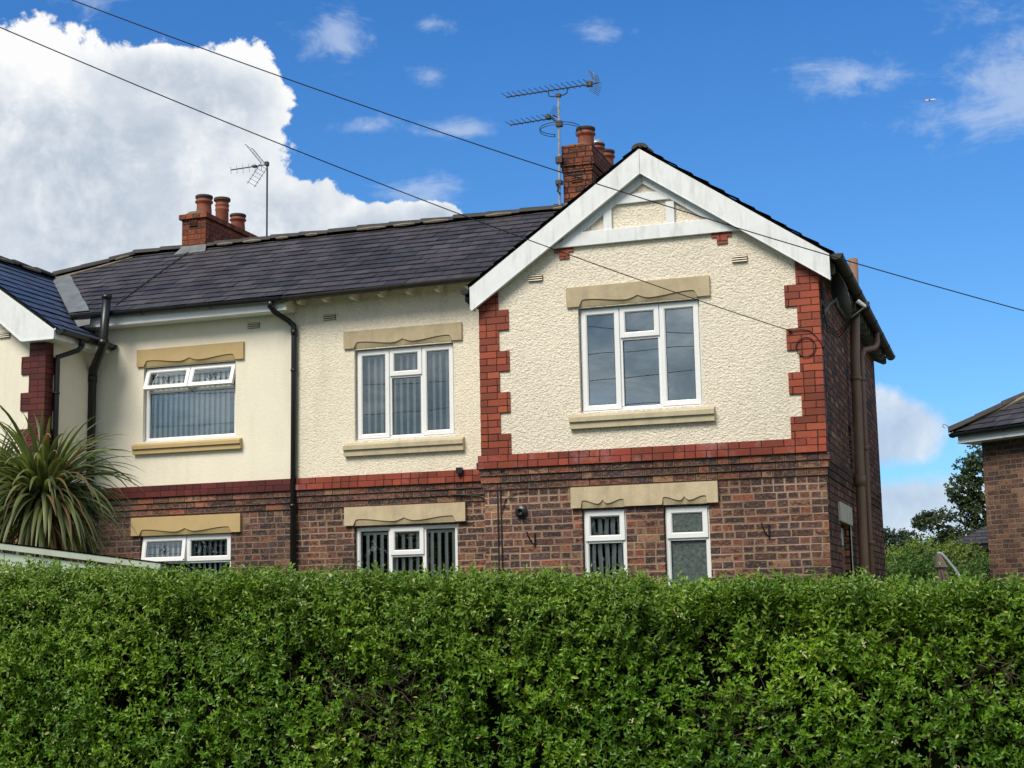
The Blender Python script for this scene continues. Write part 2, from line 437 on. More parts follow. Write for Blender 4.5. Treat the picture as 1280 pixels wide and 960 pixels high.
def fabric(name, col, trans=0.12):
    m, nt, p = mat(name)
    co = coord(nt)
    out = [n for n in nt.n if n.type == 'OUTPUT_MATERIAL'][0]
    w = nt.noise(nt.vm('MULTIPLY', co, (40, 40, 3)), 3, 3)
    c = nt.mix(nt.mr(w, 0.3, 0.7), tuple(x * 0.85 for x in col), col)
    nt.set(p.inputs['Base Color'], c); p.inputs['Roughness'].default_value = 0.9
    tr = nt.new('ShaderNodeBsdfTranslucent'); nt.set(tr.inputs['Color'], c)
    mx = nt.new('ShaderNodeMixShader'); mx.inputs[0].default_value = trans
    nt.l.new(p.outputs[0], mx.inputs[1]); nt.l.new(tr.outputs[0], mx.inputs[2]); nt.l.new(mx.outputs[0], out.inputs[0])
    return m
M['blind'] = fabric('blind_fabric', (0.93, 0.93, 0.91))
M['blind_blue'] = fabric('blue_grey_blind_fabric', (0.78, 0.86, 0.90))

def leaf_mat(name, c_dark, c_mid, c_lite, rough=0.42, trans=0.25, clump=1.6, spec=0.4, zref=None):
    m, nt, p = mat(name)
    out = [n for n in nt.n if n.type == 'OUTPUT_MATERIAL'][0]
    co = coord(nt); t = attr(nt)
    w = nt.wn(nt.comb(t, 2.0, 7.0))
    n = nt.noise(co, clump, 4, 0.6)
    f = nt.m('ADD', nt.m('MULTIPLY', w[0], 0.45), nt.m('MULTIPLY', nt.mr(n, 0.3, 0.7), 0.55))
    c = nt.ramp(f, [(0.0, c_dark), (0.5, c_mid), (1.0, c_lite)])
    if zref:                                               # young yellow growth; the brighter top is also light painted in by height
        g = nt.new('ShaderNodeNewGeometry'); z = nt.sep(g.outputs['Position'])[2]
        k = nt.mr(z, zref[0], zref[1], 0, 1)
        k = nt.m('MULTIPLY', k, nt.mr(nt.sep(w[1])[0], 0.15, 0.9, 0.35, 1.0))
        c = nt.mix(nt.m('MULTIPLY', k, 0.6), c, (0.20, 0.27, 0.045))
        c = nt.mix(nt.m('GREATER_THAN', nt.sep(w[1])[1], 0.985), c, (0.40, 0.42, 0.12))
    nt.set(p.inputs['Base Color'], c)
    p.inputs['Roughness'].default_value = rough; p.inputs['Specular IOR Level'].default_value = spec
    tr = nt.new('ShaderNodeBsdfTranslucent')
    nt.set(tr.inputs['Color'], nt.mix(1.0, c, (1.5, 1.7, 0.7, 1), 'MULTIPLY'))
    mx = nt.new('ShaderNodeMixShader'); mx.inputs[0].default_value = trans
    nt.l.new(p.outputs[0], mx.inputs[1]); nt.l.new(tr.outputs[0], mx.inputs[2]); nt.l.new(mx.outputs[0], out.inputs[0])
    return m
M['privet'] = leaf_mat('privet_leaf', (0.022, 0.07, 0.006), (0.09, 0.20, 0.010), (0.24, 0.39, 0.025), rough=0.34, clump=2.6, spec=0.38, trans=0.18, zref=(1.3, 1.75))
M['laurel'] = leaf_mat('shrub_leaf', (0.03, 0.075, 0.016), (0.075, 0.15, 0.028), (0.16, 0.24, 0.05), clump=0.9)
M['yellow_green'] = leaf_mat('yellow_green_leaf', (0.07, 0.12, 0.02), (0.15, 0.22, 0.035), (0.28, 0.33, 0.07), clump=0.9)
M['sycamore'] = leaf_mat('sycamore_leaf', (0.018, 0.034, 0.012), (0.04, 0.065, 0.022), (0.085, 0.10, 0.04), clump=0.5)
M['far_leaf'] = leaf_mat('distant_leaf', (0.03, 0.05, 0.03), (0.045, 0.07, 0.04), (0.07, 0.10, 0.055), clump=0.3)
M['strap'] = leaf_mat('cordyline_leaf', (0.05, 0.07, 0.024), (0.15, 0.175, 0.065), (0.34, 0.36, 0.16), rough=0.4, clump=2.0)
M['dead'] = leaf_mat('dead_cordyline_leaf', (0.08, 0.05, 0.03), (0.20, 0.12, 0.06), (0.40, 0.26, 0.13), rough=0.7)
M['flower'] = plain('cream_blossom', (0.50, 0.50, 0.27), 0.8)

def ground_mat():
    m, nt, p = mat('garden_grass'); co = coord(nt)
    c = nt.ramp(nt.noise(co, 3, 8, 0.7), [(0.3, (0.03, 0.05, 0.015)), (0.6, (0.06, 0.10, 0.03)), (0.8, (0.10, 0.13, 0.05))])
    nt.set(p.inputs['Base Color'], c); p.inputs['Roughness'].default_value = 0.95
    nt.set(p.inputs['Normal'], nt.bump(nt.noise(co, 40, 5, 0.7), 0.6, 0.03))
    return m
M['grass'] = ground_mat()
M['asphalt'] = plain('asphalt', (0.05, 0.05, 0.052), 0.9, var=0.25, scale=40, bumps=0.4, bscale=120)
M['paving'] = plain('pavement_slab', (0.22, 0.21, 0.20), 0.9, var=0.2, scale=8, bumps=0.3)
M['kerb'] = plain('kerb_stone', (0.28, 0.27, 0.25), 0.9, var=0.2)

# ------------------------------------------------------------------ ground, road, pavement
def ground_z(x, y):
    t = min(1, max(0, (y + 9.0) / 3.0)); t = t * t * (3 - 2 * t)
    return 0.35 * t
g = MB()
xs = [-400, -120, -40] + [-16 + 1.5 * i for i in range(26)] + [45, 120, 400]
ys = [-400, -120, -50, -30, -20] + [-14 + 1.0 * i for i in range(30)] + [30, 60, 150, 400]
for i in range(len(xs) - 1):
    for j in range(len(ys) - 1):
        g.poly([(xs[a], ys[b], ground_z(xs[a], ys[b])) for a, b in ((i, j), (i + 1, j), (i + 1, j + 1), (i, j + 1))])
tag(g.build('ground', M['grass']), kind='structure')
g = MB(); g.box(-60, 60, -20.5, -13.6, -0.3, 0.004 - 0.0); tag(g.build('road', M['asphalt']), kind='structure')
g = MB(); g.box(-60, 60, -13.45, -9.9, -0.2, 0.12); tag(g.build('pavement', M['paving']), kind='structure')
g = MB(); g.box(-60, 60, -13.6, -13.452, -0.2, 0.125); tag(g.build('kerb', M['kerb']), kind='structure')

# ------------------------------------------------------------------ the semi-detached pair
W = 3.61; R = 1.375; XP = -2.945              # right wing width, recess depth, party wall
XL = -5.82; YL = 0.33                          # left wing corner
ZB, ZT = 3.063, 3.213                          # painted band
house = empty('brick_house', (0.3, 1.4, 0.35))
tag(house, 'right semi-detached house with white boarded gable and bright red quoins', 'house')
lhouse = empty('brick_house', (-5.0, 1.4, 0.35))
tag(lhouse, 'left semi-detached house with smooth cream walls, maroon painted bricks and blue slate wing roof', 'house')

# windows: openings (x0,x1,z0,z1), plane, light layout
WIN = {
 'right_up': dict(h=(1.093, 2.402, 3.612, 4.735), y=0.0, par='r'),
 'right_g1': dict(h=(1.072, 1.545, 1.35, 2.595), y=0.0, par='r'),
 'right_g2': dict(h=(1.942, 2.416, 1.35, 2.595), y=0.0, par='r'),
 'mid_up': dict(h=(-2.135, -0.848, 3.634, 4.745), y=R, par='r'),
 'mid_g': dict(h=(-2.152, -0.835, 1.35, 2.595), y=R, par='r'),
 'left_up': dict(h=(-5.08, -3.76, 3.78, 4.735), y=R, par='l'),
 'left_g': dict(h=(-5.10, -3.81, 1.35, 2.59), y=R, par='l'),
}
def holes(names): return [WIN[n]['h'] for n in names]

# --- right house walls
b = MB()
b.panel('y', 0.0, 0, W, -0.2, ZB, holes(['right_g1', 'right_g2']))
for n in ('right_g1', 'right_g2'): b.reveal('y', 0.0, 0.11, WIN[n]['h'])
b.panel('y', R, XP, 0, -0.2, ZB, holes(['mid_g']))
b.reveal('y', R, 0.11, WIN['mid_g']['h'])
b.panel('x', 0.0, 0, R, -0.2, ZB)
b.build('brick_wall', M['brick'], house)
b = MB()
door = (1.06, 2.0, 0.35, 2.43); swin = (2.35, 2.62, 2.95, 3.6); sw2 = (3.3, 3.7, 1.7, 2.4)
b.panel('x', W, 0, 6.35, -0.2, 5.02, [door, swin, sw2], flip=True)
for q in (door, swin, sw2): b.reveal('x', W, -0.14, q)
b.build('side_wall', M['brick_side'], house)
b = MB()
b.panel('y', 6.35, XP, W, -0.2, 5.1)
b.panel('x', XP, R, 6.35, -0.2, 5.4)
b.build('rear_wall', M['brick'], house)
# storey floor and ceiling keep the rooms dark
b = MB(); b.box(XP + 0.01, W - 0.01, R + 0.13, 6.3, 2.85, 3.0); b.box(0.01, W - 0.01, 0.13, R + 0.12, 2.85, 3.0)
b.box(XP + 0.01, W - 0.01, R + 0.13, 6.3, 4.98, 5.04); b.box(0.01, W - 0.01, 0.13, R + 0.12, 4.98, 5.04)
b.build('storey_floor', M['inside'], house)

apex_x = 1.845
def gable_z(x): return 6.36 - 0.69 * abs(x - apex_x)         # underside of the wing roof
b = MB()
yr = -0.012
b.panel('y', yr, 0.0, W, ZT - 0.03, 5.0, holes(['right_up']))
b.poly([(0, yr, 5.0), (W, yr, 5.0), (W, yr, gable_z(W)), (apex_x, yr, gable_z(apex_x)), (0, yr, gable_z(0))])
b.reveal('y', yr, 0.12, WIN['right_up']['h'])
b.build('rendered_gable_wall', M['rough'], house)
b = MB()
b.panel('y', R - 0.012, XP, 0.0, ZT - 0.03, 5.5, holes(['mid_up']))
b.reveal('y', R - 0.012, 0.12, WIN['mid_up']['h'])
b.panel('x', -0.012, yr, R, ZT - 0.03, 5.2)
b.build('rendered_wall', M['rough_mid'], house)

# band of two red courses + three corbelled brick courses
def band(parent, x0, x1, y, mt, ends=(False, False), side=None, names=('red_band', 'corbel_courses'), mc='brick_corbel'):
    b = MB()
    for i, pr in enumerate((0.052, 0.066)):
        z1 = ZT - i * 0.075; z0 = z1 - 0.075
        b.box(x0 - (pr if ends[0] else 0), x1 + (pr * 0 if ends[1] else 0), y - pr, y + 0.02, z0 + 0.001, z1 - 0.001)
    b.build(names[0], mt, parent)
    b = MB()
    for i, pr in enumerate((0.044, 0.03, 0.015)):
        z1 = ZB - i * 0.075; z0 = z1 - 0.075
        b.box(x0 - (pr if ends[0] else 0), x1 + (pr if ends[1] else 0), y - pr, y + 0.02, z0 + 0.001, z1 - 0.001)
        if side:
            b.box(W - 0.02, W + pr * 0.6, 0.02, side - 0.3, z0 + 0.001, z1 - 0.001)
    b.build(names[1], M[mc], parent)
band(house, 0, W, 0, M['band'], (True, True), side=6.35)
band(house, XP, -0.07, R, M['band'], names=('red_band', 'corbel_courses'))
band(lhouse, XL, XP - 0.002, R, M['maroon'], names=('maroon_band', 'corbel_courses'))
b = MB()      # red return on the flank and on the wing's inner side
for i, pr in enumerate((0.052, 0.066)):
    z1 = ZT - i * 0.075; z0 = z1 - 0.075
    b.box(W, W + 0.02, -pr, 0.10, z0 + 0.001, z1 - 0.001)
b.build('red_band_return', M['band'], house)
b = MB()
for i, pr in enumerate((0.052, 0.066)):
    z1 = ZT - i * 0.075; z0 = z1 - 0.075
    b.box(-pr, 0, 0.02, R - 0.07, z0 + 0.001, z1 - 0.001)
b.build('red_band_return', M['band'], house)

def quoin(parent, xc, sx, y, ztop, mt, name='quoin', ret=0.11, retw=0.11, narrow=0.205, wide=0.325, zb=None, topfn=None):
    """sx=+1: strip runs to +x from corner xc"""
    b = MB(); z = ZT; k = 0
    while z < ztop - 0.01:
        z1 = min(z + 0.225, ztop)
        w = wide if (k % 2 == 0 and z < 4.9) else narrow
        for q in range(3):
            za, zc = z + q * 0.075, min(z + (q + 1) * 0.075, z1)
            if zc - za < 0.01: continue
            a, c = (xc, xc + sx * w) if sx > 0 else (xc + sx * w, xc)
            e = 0.0015 * ((q + k) % 2)
            pr = 0.03 + e
            tops = zc - 0.001
            if topfn:
                za_ = za + 0.001
                pts = [(a, za_), (c, za_), (c, min(tops, topfn(c))), (a, min(tops, topfn(a)))]
                if pts[2][1] <= za_ and pts[3][1] <= za_: continue
                pts[2] = (c, max(za_ + 0.001, pts[2][1])); pts[3] = (a, max(za_ + 0.001, pts[3][1]))
                b.prism(pts, y - pr, y + 0.03, 'y')
            else: b.box(a, c, y - pr, y + 0.03, za + 0.001, tops)
            # return on the flank
            o = xc + (0.02 if sx < 0 else -0.02) if ret else xc
            r0, r1 = (xc - 0.01, xc + 0.022 + e) if sx < 0 else (xc - 0.022 - e, xc + 0.01)
            rw = retw if k % 2 else retw + (0.0 if retw < 0.12 else 0.115)
            b.box(r0, r1, y - pr + 0.001, y + rw, za + 0.001, min(tops, 5.03))
        z = z1; k += 1
    return b.build(name, mt, parent)
quoin(house, W, -1, 0, 5.2, M['quoin'], topfn=gable_z)
quoin(house, 0, 1, 0, 5.2, M['quoin'], topfn=gable_z, narrow=0.20, wide=0.315)
# two little tee-shaped remnants under the collar board
for xm in (0.955, 2.665):
    b = MB(); b.box(xm - 0.105, xm + 0.105, -0.03, 0.02, 5.36, 5.42); b.box(xm - 0.05, xm + 0.06, -0.029, 0.02, 5.285, 5.359)
    b.build('brick_corbel', M['quoin'], house)

# --- left house walls
b = MB()
b.panel('y', R, XL, XP, -0.2, ZB, holes(['left_g'])); b.reveal('y', R, 0.11, WIN['left_g']['h'])
b.panel('x', XL, YL, R, -0.2, ZB, flip=True); b.panel('y', YL, XL - 3.61, XL, -0.2, ZB)
b.panel('x', XL - 3.61, YL, 6.35, -0.2, 5.02); b.panel('y', 6.35, XL - 3.61, XP, -0.2, 5.1); b.panel('x', XP - 0.004, R, 6.35, -0.2, 5.4)
b.build('brick_wall', M['brick_left'], lhouse)
b = MB()
b.panel('y', R - 0.010, XL, XP - 0.002, ZT - 0.03, 5.5, holes(['left_up'])); b.reveal('y', R - 0.010, 0.12, WIN['left_up']['h'])
b.panel('x', XL + 0.010, YL, R, ZT - 0.03, 5.02, flip=True)
lapex = -7.40; lx0, lx1 = -9.30, -5.50
def lgz(x): return 6.33 - 0.70 * abs(x - lapex)
yl = YL - 0.010
b.panel('y', yl, XL - 3.61, XL, ZT - 0.03, 4.93)
b.poly([(XL - 3.61, yl, 4.93), (XL, yl, 4.93), (XL, yl, lgz(XL)), (lapex, yl, 6.33), (XL - 3.61, yl, lgz(XL - 3.61))])
b.build('rendered_wall', M['smooth'], lhouse)
b = MB(); b.box(XL + 0.01, XP - 0.01, R + 0.13, 6.3, 2.85, 3.0); b.box(XL + 0.01, XP - 0.01, R + 0.13, 6.3, 4.98, 5.04)
b.build('storey_floor', M['inside'], lhouse)
quoin(lhouse, XL, -1, YL, 4.953, M['maroon'], retw=0.13, narrow=0.21, wide=0.325)
b = MB()
for i, pr in enumerate((0.052, 0.066)):
    z1 = ZT - i * 0.075; b.box(XL - 3.61, XL + pr, YL - pr, YL + 0.02, z1 - 0.074, z1 - 0.001)
    b.box(XL, XL + pr, YL + 0.02, R - 0.07, z1 - 0.074, z1 - 0.001)
b.build('maroon_band', M['maroon'], lhouse)

# ------------------------------------------------------------------ lintels and sills
def ogee(xa, xb, n=40, dip=0.45):
    """brace curve between xa and xb: returns (x, 0..1)"""
    pts = []
    for i in range(n + 1):
        t = i / n; s = abs(t - 0.5) * 2          # 1 at the ends, 0 mid
        end = 1 - max(0, (s - 0.93) / 0.07) ** 2
        if s >= 0.2: h = dip + (1 - dip) * (0.5 - 0.5 * math.cos(min(1, (s - 0.2) / 0.68) * PI))
        else: h = dip + (1 - dip) * (1 - s / 0.2) ** 1.7
        pts.append((xa + (xb - xa) * t, max(0.02, h * (end if s > 0.93 else 1))))
    return pts
def lintel(parent, x0, x1, z0, z1, y, mt, openings, hh=0.068):
    b = MB()
    # front slab, its lower edge cut to the brace curve above every opening
    low = [(x0, z0)]
    for (xa, xb) in openings:
        low.append((xa - 0.004, z0))
        low += [(x, z0 + 0.004 + hh * h) for x, h in ogee(xa, xb)]
        low.append((xb + 0.004, z0))
    low.append((x1, z0))
    low = sorted(set(low), key=lambda q: q[0])
    for i in range(len(low) - 1):
        (xa, za), (xb, zb_) = low[i], low[i + 1]
        if xb - xa < 1e-6: continue
        b.poly([(xa, y - 0.042, za), (xb, y - 0.042, zb_), (xb, y - 0.042, z1), (xa, y - 0.042, z1)])
        b.poly([(xa, y - 0.042, za), (xa, y + 0.01, za), (xb, y + 0.01, zb_), (xb, y - 0.042, zb_)])
    b.poly([(x0, y - 0.042, z1), (x1, y - 0.042, z1), (x1, y + 0.01, z1), (x0, y + 0.01, z1)])
    b.poly([(x0, y - 0.042, z0), (x0, y - 0.042, z1), (x0, y + 0.01, z1), (x0, y + 0.01, z0)])
    b.poly([(x1, y - 0.042, z0), (x1, y + 0.01, z0), (x1, y + 0.01, z1), (x1, y - 0.042, z1)])
    o = b.build('lintel', mt, parent)
    for (xa, xb) in openings:                    # the sunk carving: a slope falling back to the opening
        c = MB(); gr = MB()
        pts = ogee(xa, xb)
        for i in range(len(pts) - 1):
            (xa_, ha), (xb_, hb) = pts[i], pts[i + 1]
            za, zb_ = z0 + 0.004 + hh * ha, z0 + 0.004 + hh * hb
            c.poly([(xa_, y - 0.017, z0 - 0.004), (xb_, y - 0.017, z0 - 0.004), (xb_, y - 0.036, zb_ - 0.002), (xa_, y - 0.036, za - 0.002)]); c.poly([(xa_, y - 0.017, z0 - 0.004), (xa_, y + 0.12, z0 - 0.006), (xb_, y + 0.12, z0 - 0.006), (xb_, y - 0.017, z0 - 0.004)])
            gr.poly([(xa_, y - 0.0375, za - 0.008), (xb_, y - 0.0375, zb_ - 0.008), (xb_, y - 0.0435, zb_ + 0.001), (xa_, y - 0.0435, za + 0.001)])
        q = c.build('carved_recess', mt, o)
        gr.build('carved_groove', M['groove'], o)
    return o
def sill(parent, x0, x1, z0, z1, y, mt, pr=0.085):
    b = MB(); h = z1 - z0
    prof = [(y + 0.11, z1 - 0.005), (y - pr * 0.35, z1), (y - pr, z1 - h * 0.22), (y - pr, z0 + h * 0.47), (y - pr * 0.72, z0 + h * 0.42), (y - pr * 0.72, z0), (y + 0.02, z0)]
    n = len(prof)
    for i in range(n):
        j = (i + 1) % n
        b.poly([(x0, *prof[i]), (x1, *prof[i]), (x1, *prof[j]), (x0, *prof[j])][::-1])
    b.poly([(x0, *q) for q in prof]); b.poly([(x1, *q) for q in prof][::-1])
    return b.build('sill', mt, parent, bevel=0.004)

lintel(house, 0.974, 2.522, 4.749, 4.962, 0, M['stone'], [(1.115, 2.392)])
lintel(house, -2.268, -0.731, 4.763, 4.976, R, M['stone'], [(-2.128, -0.851)])
lintel(lhouse, -5.169, -3.639, 4.746, 4.965, R, M['stone_left'], [(-5.06, -3.75)])
lintel(house, 0.966, 2.52, 2.61, 2.828, 0, M['stone_low'], [(1.075, 1.548), (1.94, 2.41)], hh=0.072)
lintel(house, -2.266, -0.719, 2.612, 2.833, R, M['stone_low'], [(-2.147, -0.838)])
lintel(lhouse, -5.21, -3.667, 2.593, 2.82, R, M['stone_left'], [(-5.09, -3.79)])
sill(house, 0.982, 2.522, 3.442, 3.592, 0, M['sill'])
sill(house, -2.262, -0.724, 3.445, 3.605, R, M['sill'])
sill(lhouse, -5.195, -3.66, 3.62, 3.755, R, M['stone_left'])
for (x0, x1, y, p) in ((1.0, 1.62, 0, house), (1.87, 2.49, 0, house), (-2.26, -0.72, R, house), (-5.2, -3.7, R, lhouse)):
    sill(p, x0, x1, 1.20, 1.345, y, M['sill'] if p is house else M['stone_left'])

# ------------------------------------------------------------------ windows
def frame_rect(b, x0, x1, z0, z1, y0, y1, w, tint=0.5):
    """mitred rectangular frame with a chamfered face"""
    ch = min(0.012, w * 0.35)
    O = [(x0, z0), (x1, z0), (x1, z1), (x0, z1)]
    I = [(x0 + w, z0 + w), (x1 - w, z0 + w), (x1 - w, z1 - w), (x0 + w, z1 - w)]
    C = [(x0 + w - ch, z0 + w - ch), (x1 - w + ch, z0 + w - ch), (x1 - w + ch, z1 - w + ch), (x0 + w - ch, z1 - w + ch)]
    for i in range(4):
        j = (i + 1) % 4
        b.poly([(O[i][0], y0, O[i][1]), (O[j][0], y0, O[j][1]), (C[j][0], y0, C[j][1]), (C[i][0], y0, C[i][1])])
        b.poly([(C[i][0], y0, C[i][1]), (C[j][0], y0, C[j][1]), (I[j][0], y0 + ch, I[j][1]), (I[i][0], y0 + ch, I[i][1])])
        b.poly([(I[i][0], y0 + ch, I[i][1]), (I[j][0], y0 + ch, I[j][1]), (I[j][0], y1, I[j][1]), (I[i][0], y1, I[i][1])])
        b.poly([(O[i][0], y0, O[i][1]), (O[i][0], y1, O[i][1]), (O[j][0], y1, O[j][1]), (O[j][0], y0, O[j][1])])
    return I
def gasket(b, x0, x1, z0, z1, y, w=0.006):
    for q in ((x0, x1, z0, z0 + w), (x0, x1, z1 - w, z1), (x0, x0 + w, z0 + w, z1 - w), (x1 - w, x1, z0 + w, z1 - w)):
        b.poly([(q[0], y, q[2]), (q[1], y, q[2]), (q[1], y, q[3]), (q[0], y, q[3])], 1)

def tilt(o, pivot, ang):
    """swing a top-hung sash outwards about its head"""
    base = world_loc(o.parent)
    pv = Vector(pivot) - base
    Mx = Matrix.Translation(pv) @ Matrix.Rotation(ang, 4, 'X') @ Matrix.Translation(-pv)
    for q in [o] + list(o.children):
        me = q.data
        for v in me.vertices: v.co = Mx @ v.co
        me.update()

def window(parent, key, lights, ymf=0.05, fo=0.045, gl='glass', tulip=False):
    h = WIN[key]['h']; y = WIN[key]['y'] + ymf
    x0, x1, z0, z1 = h[0] + 0.008, h[1] - 0.008, h[2] + 0.004, h[3] - 0.008
    b = MB()
    frame_rect(b, x0, x1, z0, z1, y, y + 0.07, fo)
    # mullions and transoms between the lights
    ix0, ix1, iz0, iz1 = x0 + fo, x1 - fo, z0 + fo, z1 - fo
    xsplit = sorted(set(round(q[0], 4) for q in lights) | set(round(q[1], 4) for q in lights))
    for xm in xsplit[1:-1]:
        rows = [q for q in lights if abs(q[1] - xm) < 1e-3]
        za = min(q[2] for q in rows); zb = max(q[3] for q in rows)
        b.box(xm - 0.022, xm + 0.022, y + 0.0012, y + 0.07, max(za, iz0), min(zb, iz1))
    for q in lights:
        for r in lights:
            if abs(q[3] - r[2]) < 1e-3 and q[0] < r[1] - 1e-3 and q[1] > r[0] + 1e-3:
                a, c = max(q[0], r[0]) + 0.02, min(q[1], r[1]) - 0.02
                b.box(max(a, ix0), min(c, ix1), y + 0.0024, y + 0.07, q[3] - 0.02, q[3] + 0.02)
    # cill nose
    b.box(x0 - 0.003, x1 + 0.003, y - 0.02, y + 0.02, z0 - 0.012, z0 + 0.012)
    win = b.build('window', [M['white'], M['rubber']], parent)
    for (a, c, za, zb, kind, *rest) in lights:
        g = rest[0] if rest else gl
        a2, c2 = max(a, x0 + 0.012), min(c, x1 - 0.012); za2, zb2 = max(za, z0 + 0.014), min(zb, z1 - 0.012)
        s = MB()
        if kind == 'fixed':
            I = (max(a + 0.022, ix0), min(c - 0.022, ix1), max(za + 0.02, iz0), min(zb - 0.02, iz1))
            gasket(s, I[0], I[1], I[2], I[3], y + 0.034)
            s.poly([(I[0], y + 0.036, I[2]), (I[1], y + 0.036, I[2]), (I[1], y + 0.036, I[3]), (I[0], y + 0.036, I[3])])
            s.build('pane', [M[g], M['rubber']], win)
        else:
            ya = y - 0.018
            a2 += 0.005; c2 -= 0.005; za2 += 0.005; zb2 -= 0.004
            I = frame_rect(s, a2, c2, za2, zb2, ya, y + 0.03, 0.056)
            sash = s.build('sash', [M['white'], M['rubber']], win)
            s = MB()
            gasket(s, I[0][0], I[1][0], I[0][1], I[2][1], ya + 0.016)
            s.poly([(I[0][0], ya + 0.018, I[0][1]), (I[1][0], ya + 0.018, I[0][1]), (I[1][0], ya + 0.018, I[2][1]), (I[0][0], ya + 0.018, I[2][1])])
            pane = s.build('pane', [M[g], M['rubber']], win)
            lead = None
            if tulip:
                s = MB(); cx = (I[0][0] + I[1][0]) / 2; cz = (I[0][1] + I[2][1]) / 2 - 0.01; yy = ya + 0.014
                k = 0.5 if tulip == 1 else 0.42
                def ln(pts, r=0.003): s.tube([(cx + p[0] * k, yy, cz + p[1] * k) for p in pts], r, 5)
                if tulip == 1:
                    ln([(-0.15, 0.03), (-0.11, 0.07), (-0.05, 0.05), (0, -0.08), (0.05, 0.05), (0.11, 0.07), (0.15, 0.03)])
                    ln([(0, -0.08), (-0.06, -0.02), (-0.07, 0.07), (0, 0.02), (0.07, 0.07), (0.06, -0.02), (0, -0.08)])
                    ln([(-0.15, 0.03), (-0.1, -0.06), (0, -0.11), (0.1, -0.06), (0.15, 0.03)]); ln([(0, 0.02), (0, 0.12)])
                else:
                    ln([(0, 0.14), (-0.07, -0.02), (0, -0.14), (0.07, -0.02), (0, 0.14)]); ln([(-0.16, -0.02), (-0.07, 0.04), (0, -0.08), (0.07, 0.04), (0.16, -0.02)])
                    ln([(-0.16, -0.02), (-0.06, -0.12), (0, -0.02), (0.06, -0.12), (0.16, -0.02)])
                for zz in (-0.05, 0.035):
                    s.tube([(I[0][0], yy, cz + zz), (cx - 0.06, yy, cz + zz)], 0.0022, 4); s.tube([(cx + 0.06, yy, cz + zz), (I[1][0], yy, cz + zz)], 0.0022, 4)
                lead = s.build('leading', M['aerial'], win)
            if kind == 'open':
                ang = math.radians(rest[1] if len(rest) > 1 else 14)
                for q in (sash, pane, lead):
                    if q: tilt(q, (0, y, zb2), -ang)
    return win

def blinds(win, x0, x1, z0, z1, y, pitch, width, ang, mt, skip=(), wave=0.0):
    b = MB(); n = int((x1 - x0) / pitch); a = math.radians(ang)
    for i in range(n + 1):
        if i in skip: continue
        x = x0 + (i + 0.5) * pitch
        aa = a + random.uniform(-0.06, 0.06)
        dx, dy = math.cos(aa) * width / 2, math.sin(aa) * width / 2
        bow = 0.011
        m = (x + bow * math.sin(aa), y - bow)
        xs = [(x - dx, y - dy), m, (x + dx, y + dy)]
        for k in range(2):
            zz = [z0 + (z1 - z0) * t / 10 for t in range(11)] if wave else [z0, z1]
            for t in range(len(zz) - 1):
                w0 = wave * math.sin(zz[t] * 42 + i * 1.7) ; w1 = wave * math.sin(zz[t + 1] * 42 + i * 1.7)
                b.poly([(xs[k][0] + w0, xs[k][1], zz[t]), (xs[k + 1][0] + w0, xs[k + 1][1], zz[t]), (xs[k + 1][0] + w1, xs[k + 1][1], zz[t + 1]), (xs[k][0] + w1, xs[k][1], zz[t + 1])])
    b.box(x0, x1, y - 0.02, y + 0.02, z1, z1 + 0.03)
    return b.build('vertical_blind', mt, win)

w = window(house, 'right_up', [(1.101, 1.532, 3.616, 4.727, 'sash'), (1.532, 1.962, 4.385, 4.727, 'sash'), (1.532, 1.962, 3.616, 4.385, 'fixed'), (1.962, 2.394, 3.616, 4.727, 'sash')])
w = window(house, 'mid_up', [(-2.127, -1.695, 3.638, 4.737, 'sash'), (-1.695, -1.272, 4.395, 4.737, 'sash'), (-1.695, -1.272, 3.638, 4.395, 'fixed'), (-1.272, -0.856, 3.638, 4.737, 'sash')], gl='glass_mid')
blinds(w, -2.05, -0.9, 3.68, 4.66, R + 0.13, 0.085, 0.07, -38, M['blind'])
w = window(house, 'mid_g', [(-2.144, -1.705, 1.354, 2.587, 'fixed'), (-1.705, -1.27, 2.245, 2.587, 'sash'), (-1.705, -1.27, 1.354, 2.245, 'fixed'), (-1.27, -0.843, 1.354, 2.587, 'fixed')], gl='glass_low')
blinds(w, -2.08, -0.88, 1.4, 2.5, R + 0.13, 0.092, 0.078, -35, M['blind'])
w = window(house, 'right_g1', [(1.08, 1.537, 2.262, 2.587, 'sash'), (1.08, 1.537, 1.354, 2.262, 'fixed')], gl='glass_low')
blinds(w, 1.12, 1.51, 1.4, 2.5, 0.13, 0.072, 0.052, -15, M['blind'], wave=0.005)
w = window(house, 'right_g2', [(1.95, 2.408, 2.262, 2.587, 'sash', 'obscured'), (1.95, 2.408, 1.354, 2.262, 'fixed', 'obscured')])
w = window(lhouse, 'left_up', [(-5.072, -4.42, 4.42, 4.727, 'open', 'glass_mid', 20), (-4.42, -3.768, 4.42, 4.727, 'open', 'glass_mid', 20), (-5.072, -3.768, 3.784, 4.42, 'fixed', 'glass_mid')], tulip=1)
blinds(w, -5.02, -3.90, 3.83, 4.64, R + 0.12, 0.075, 0.078, -30, M['blind_blue'])
w = window(lhouse, 'left_g', [(-5.092, -4.455, 2.255, 2.582, 'open', 'glass_mid', 9), (-4.455, -3.818, 2.255, 2.582, 'sash', 'glass_mid'), (-5.092, -3.818, 1.354, 2.255, 'fixed', 'glass_low')], tulip=2)
blinds(w, -5.04, -3.86, 1.4, 2.5, R + 0.13, 0.075, 0.06, -30, M['blind_blue'])

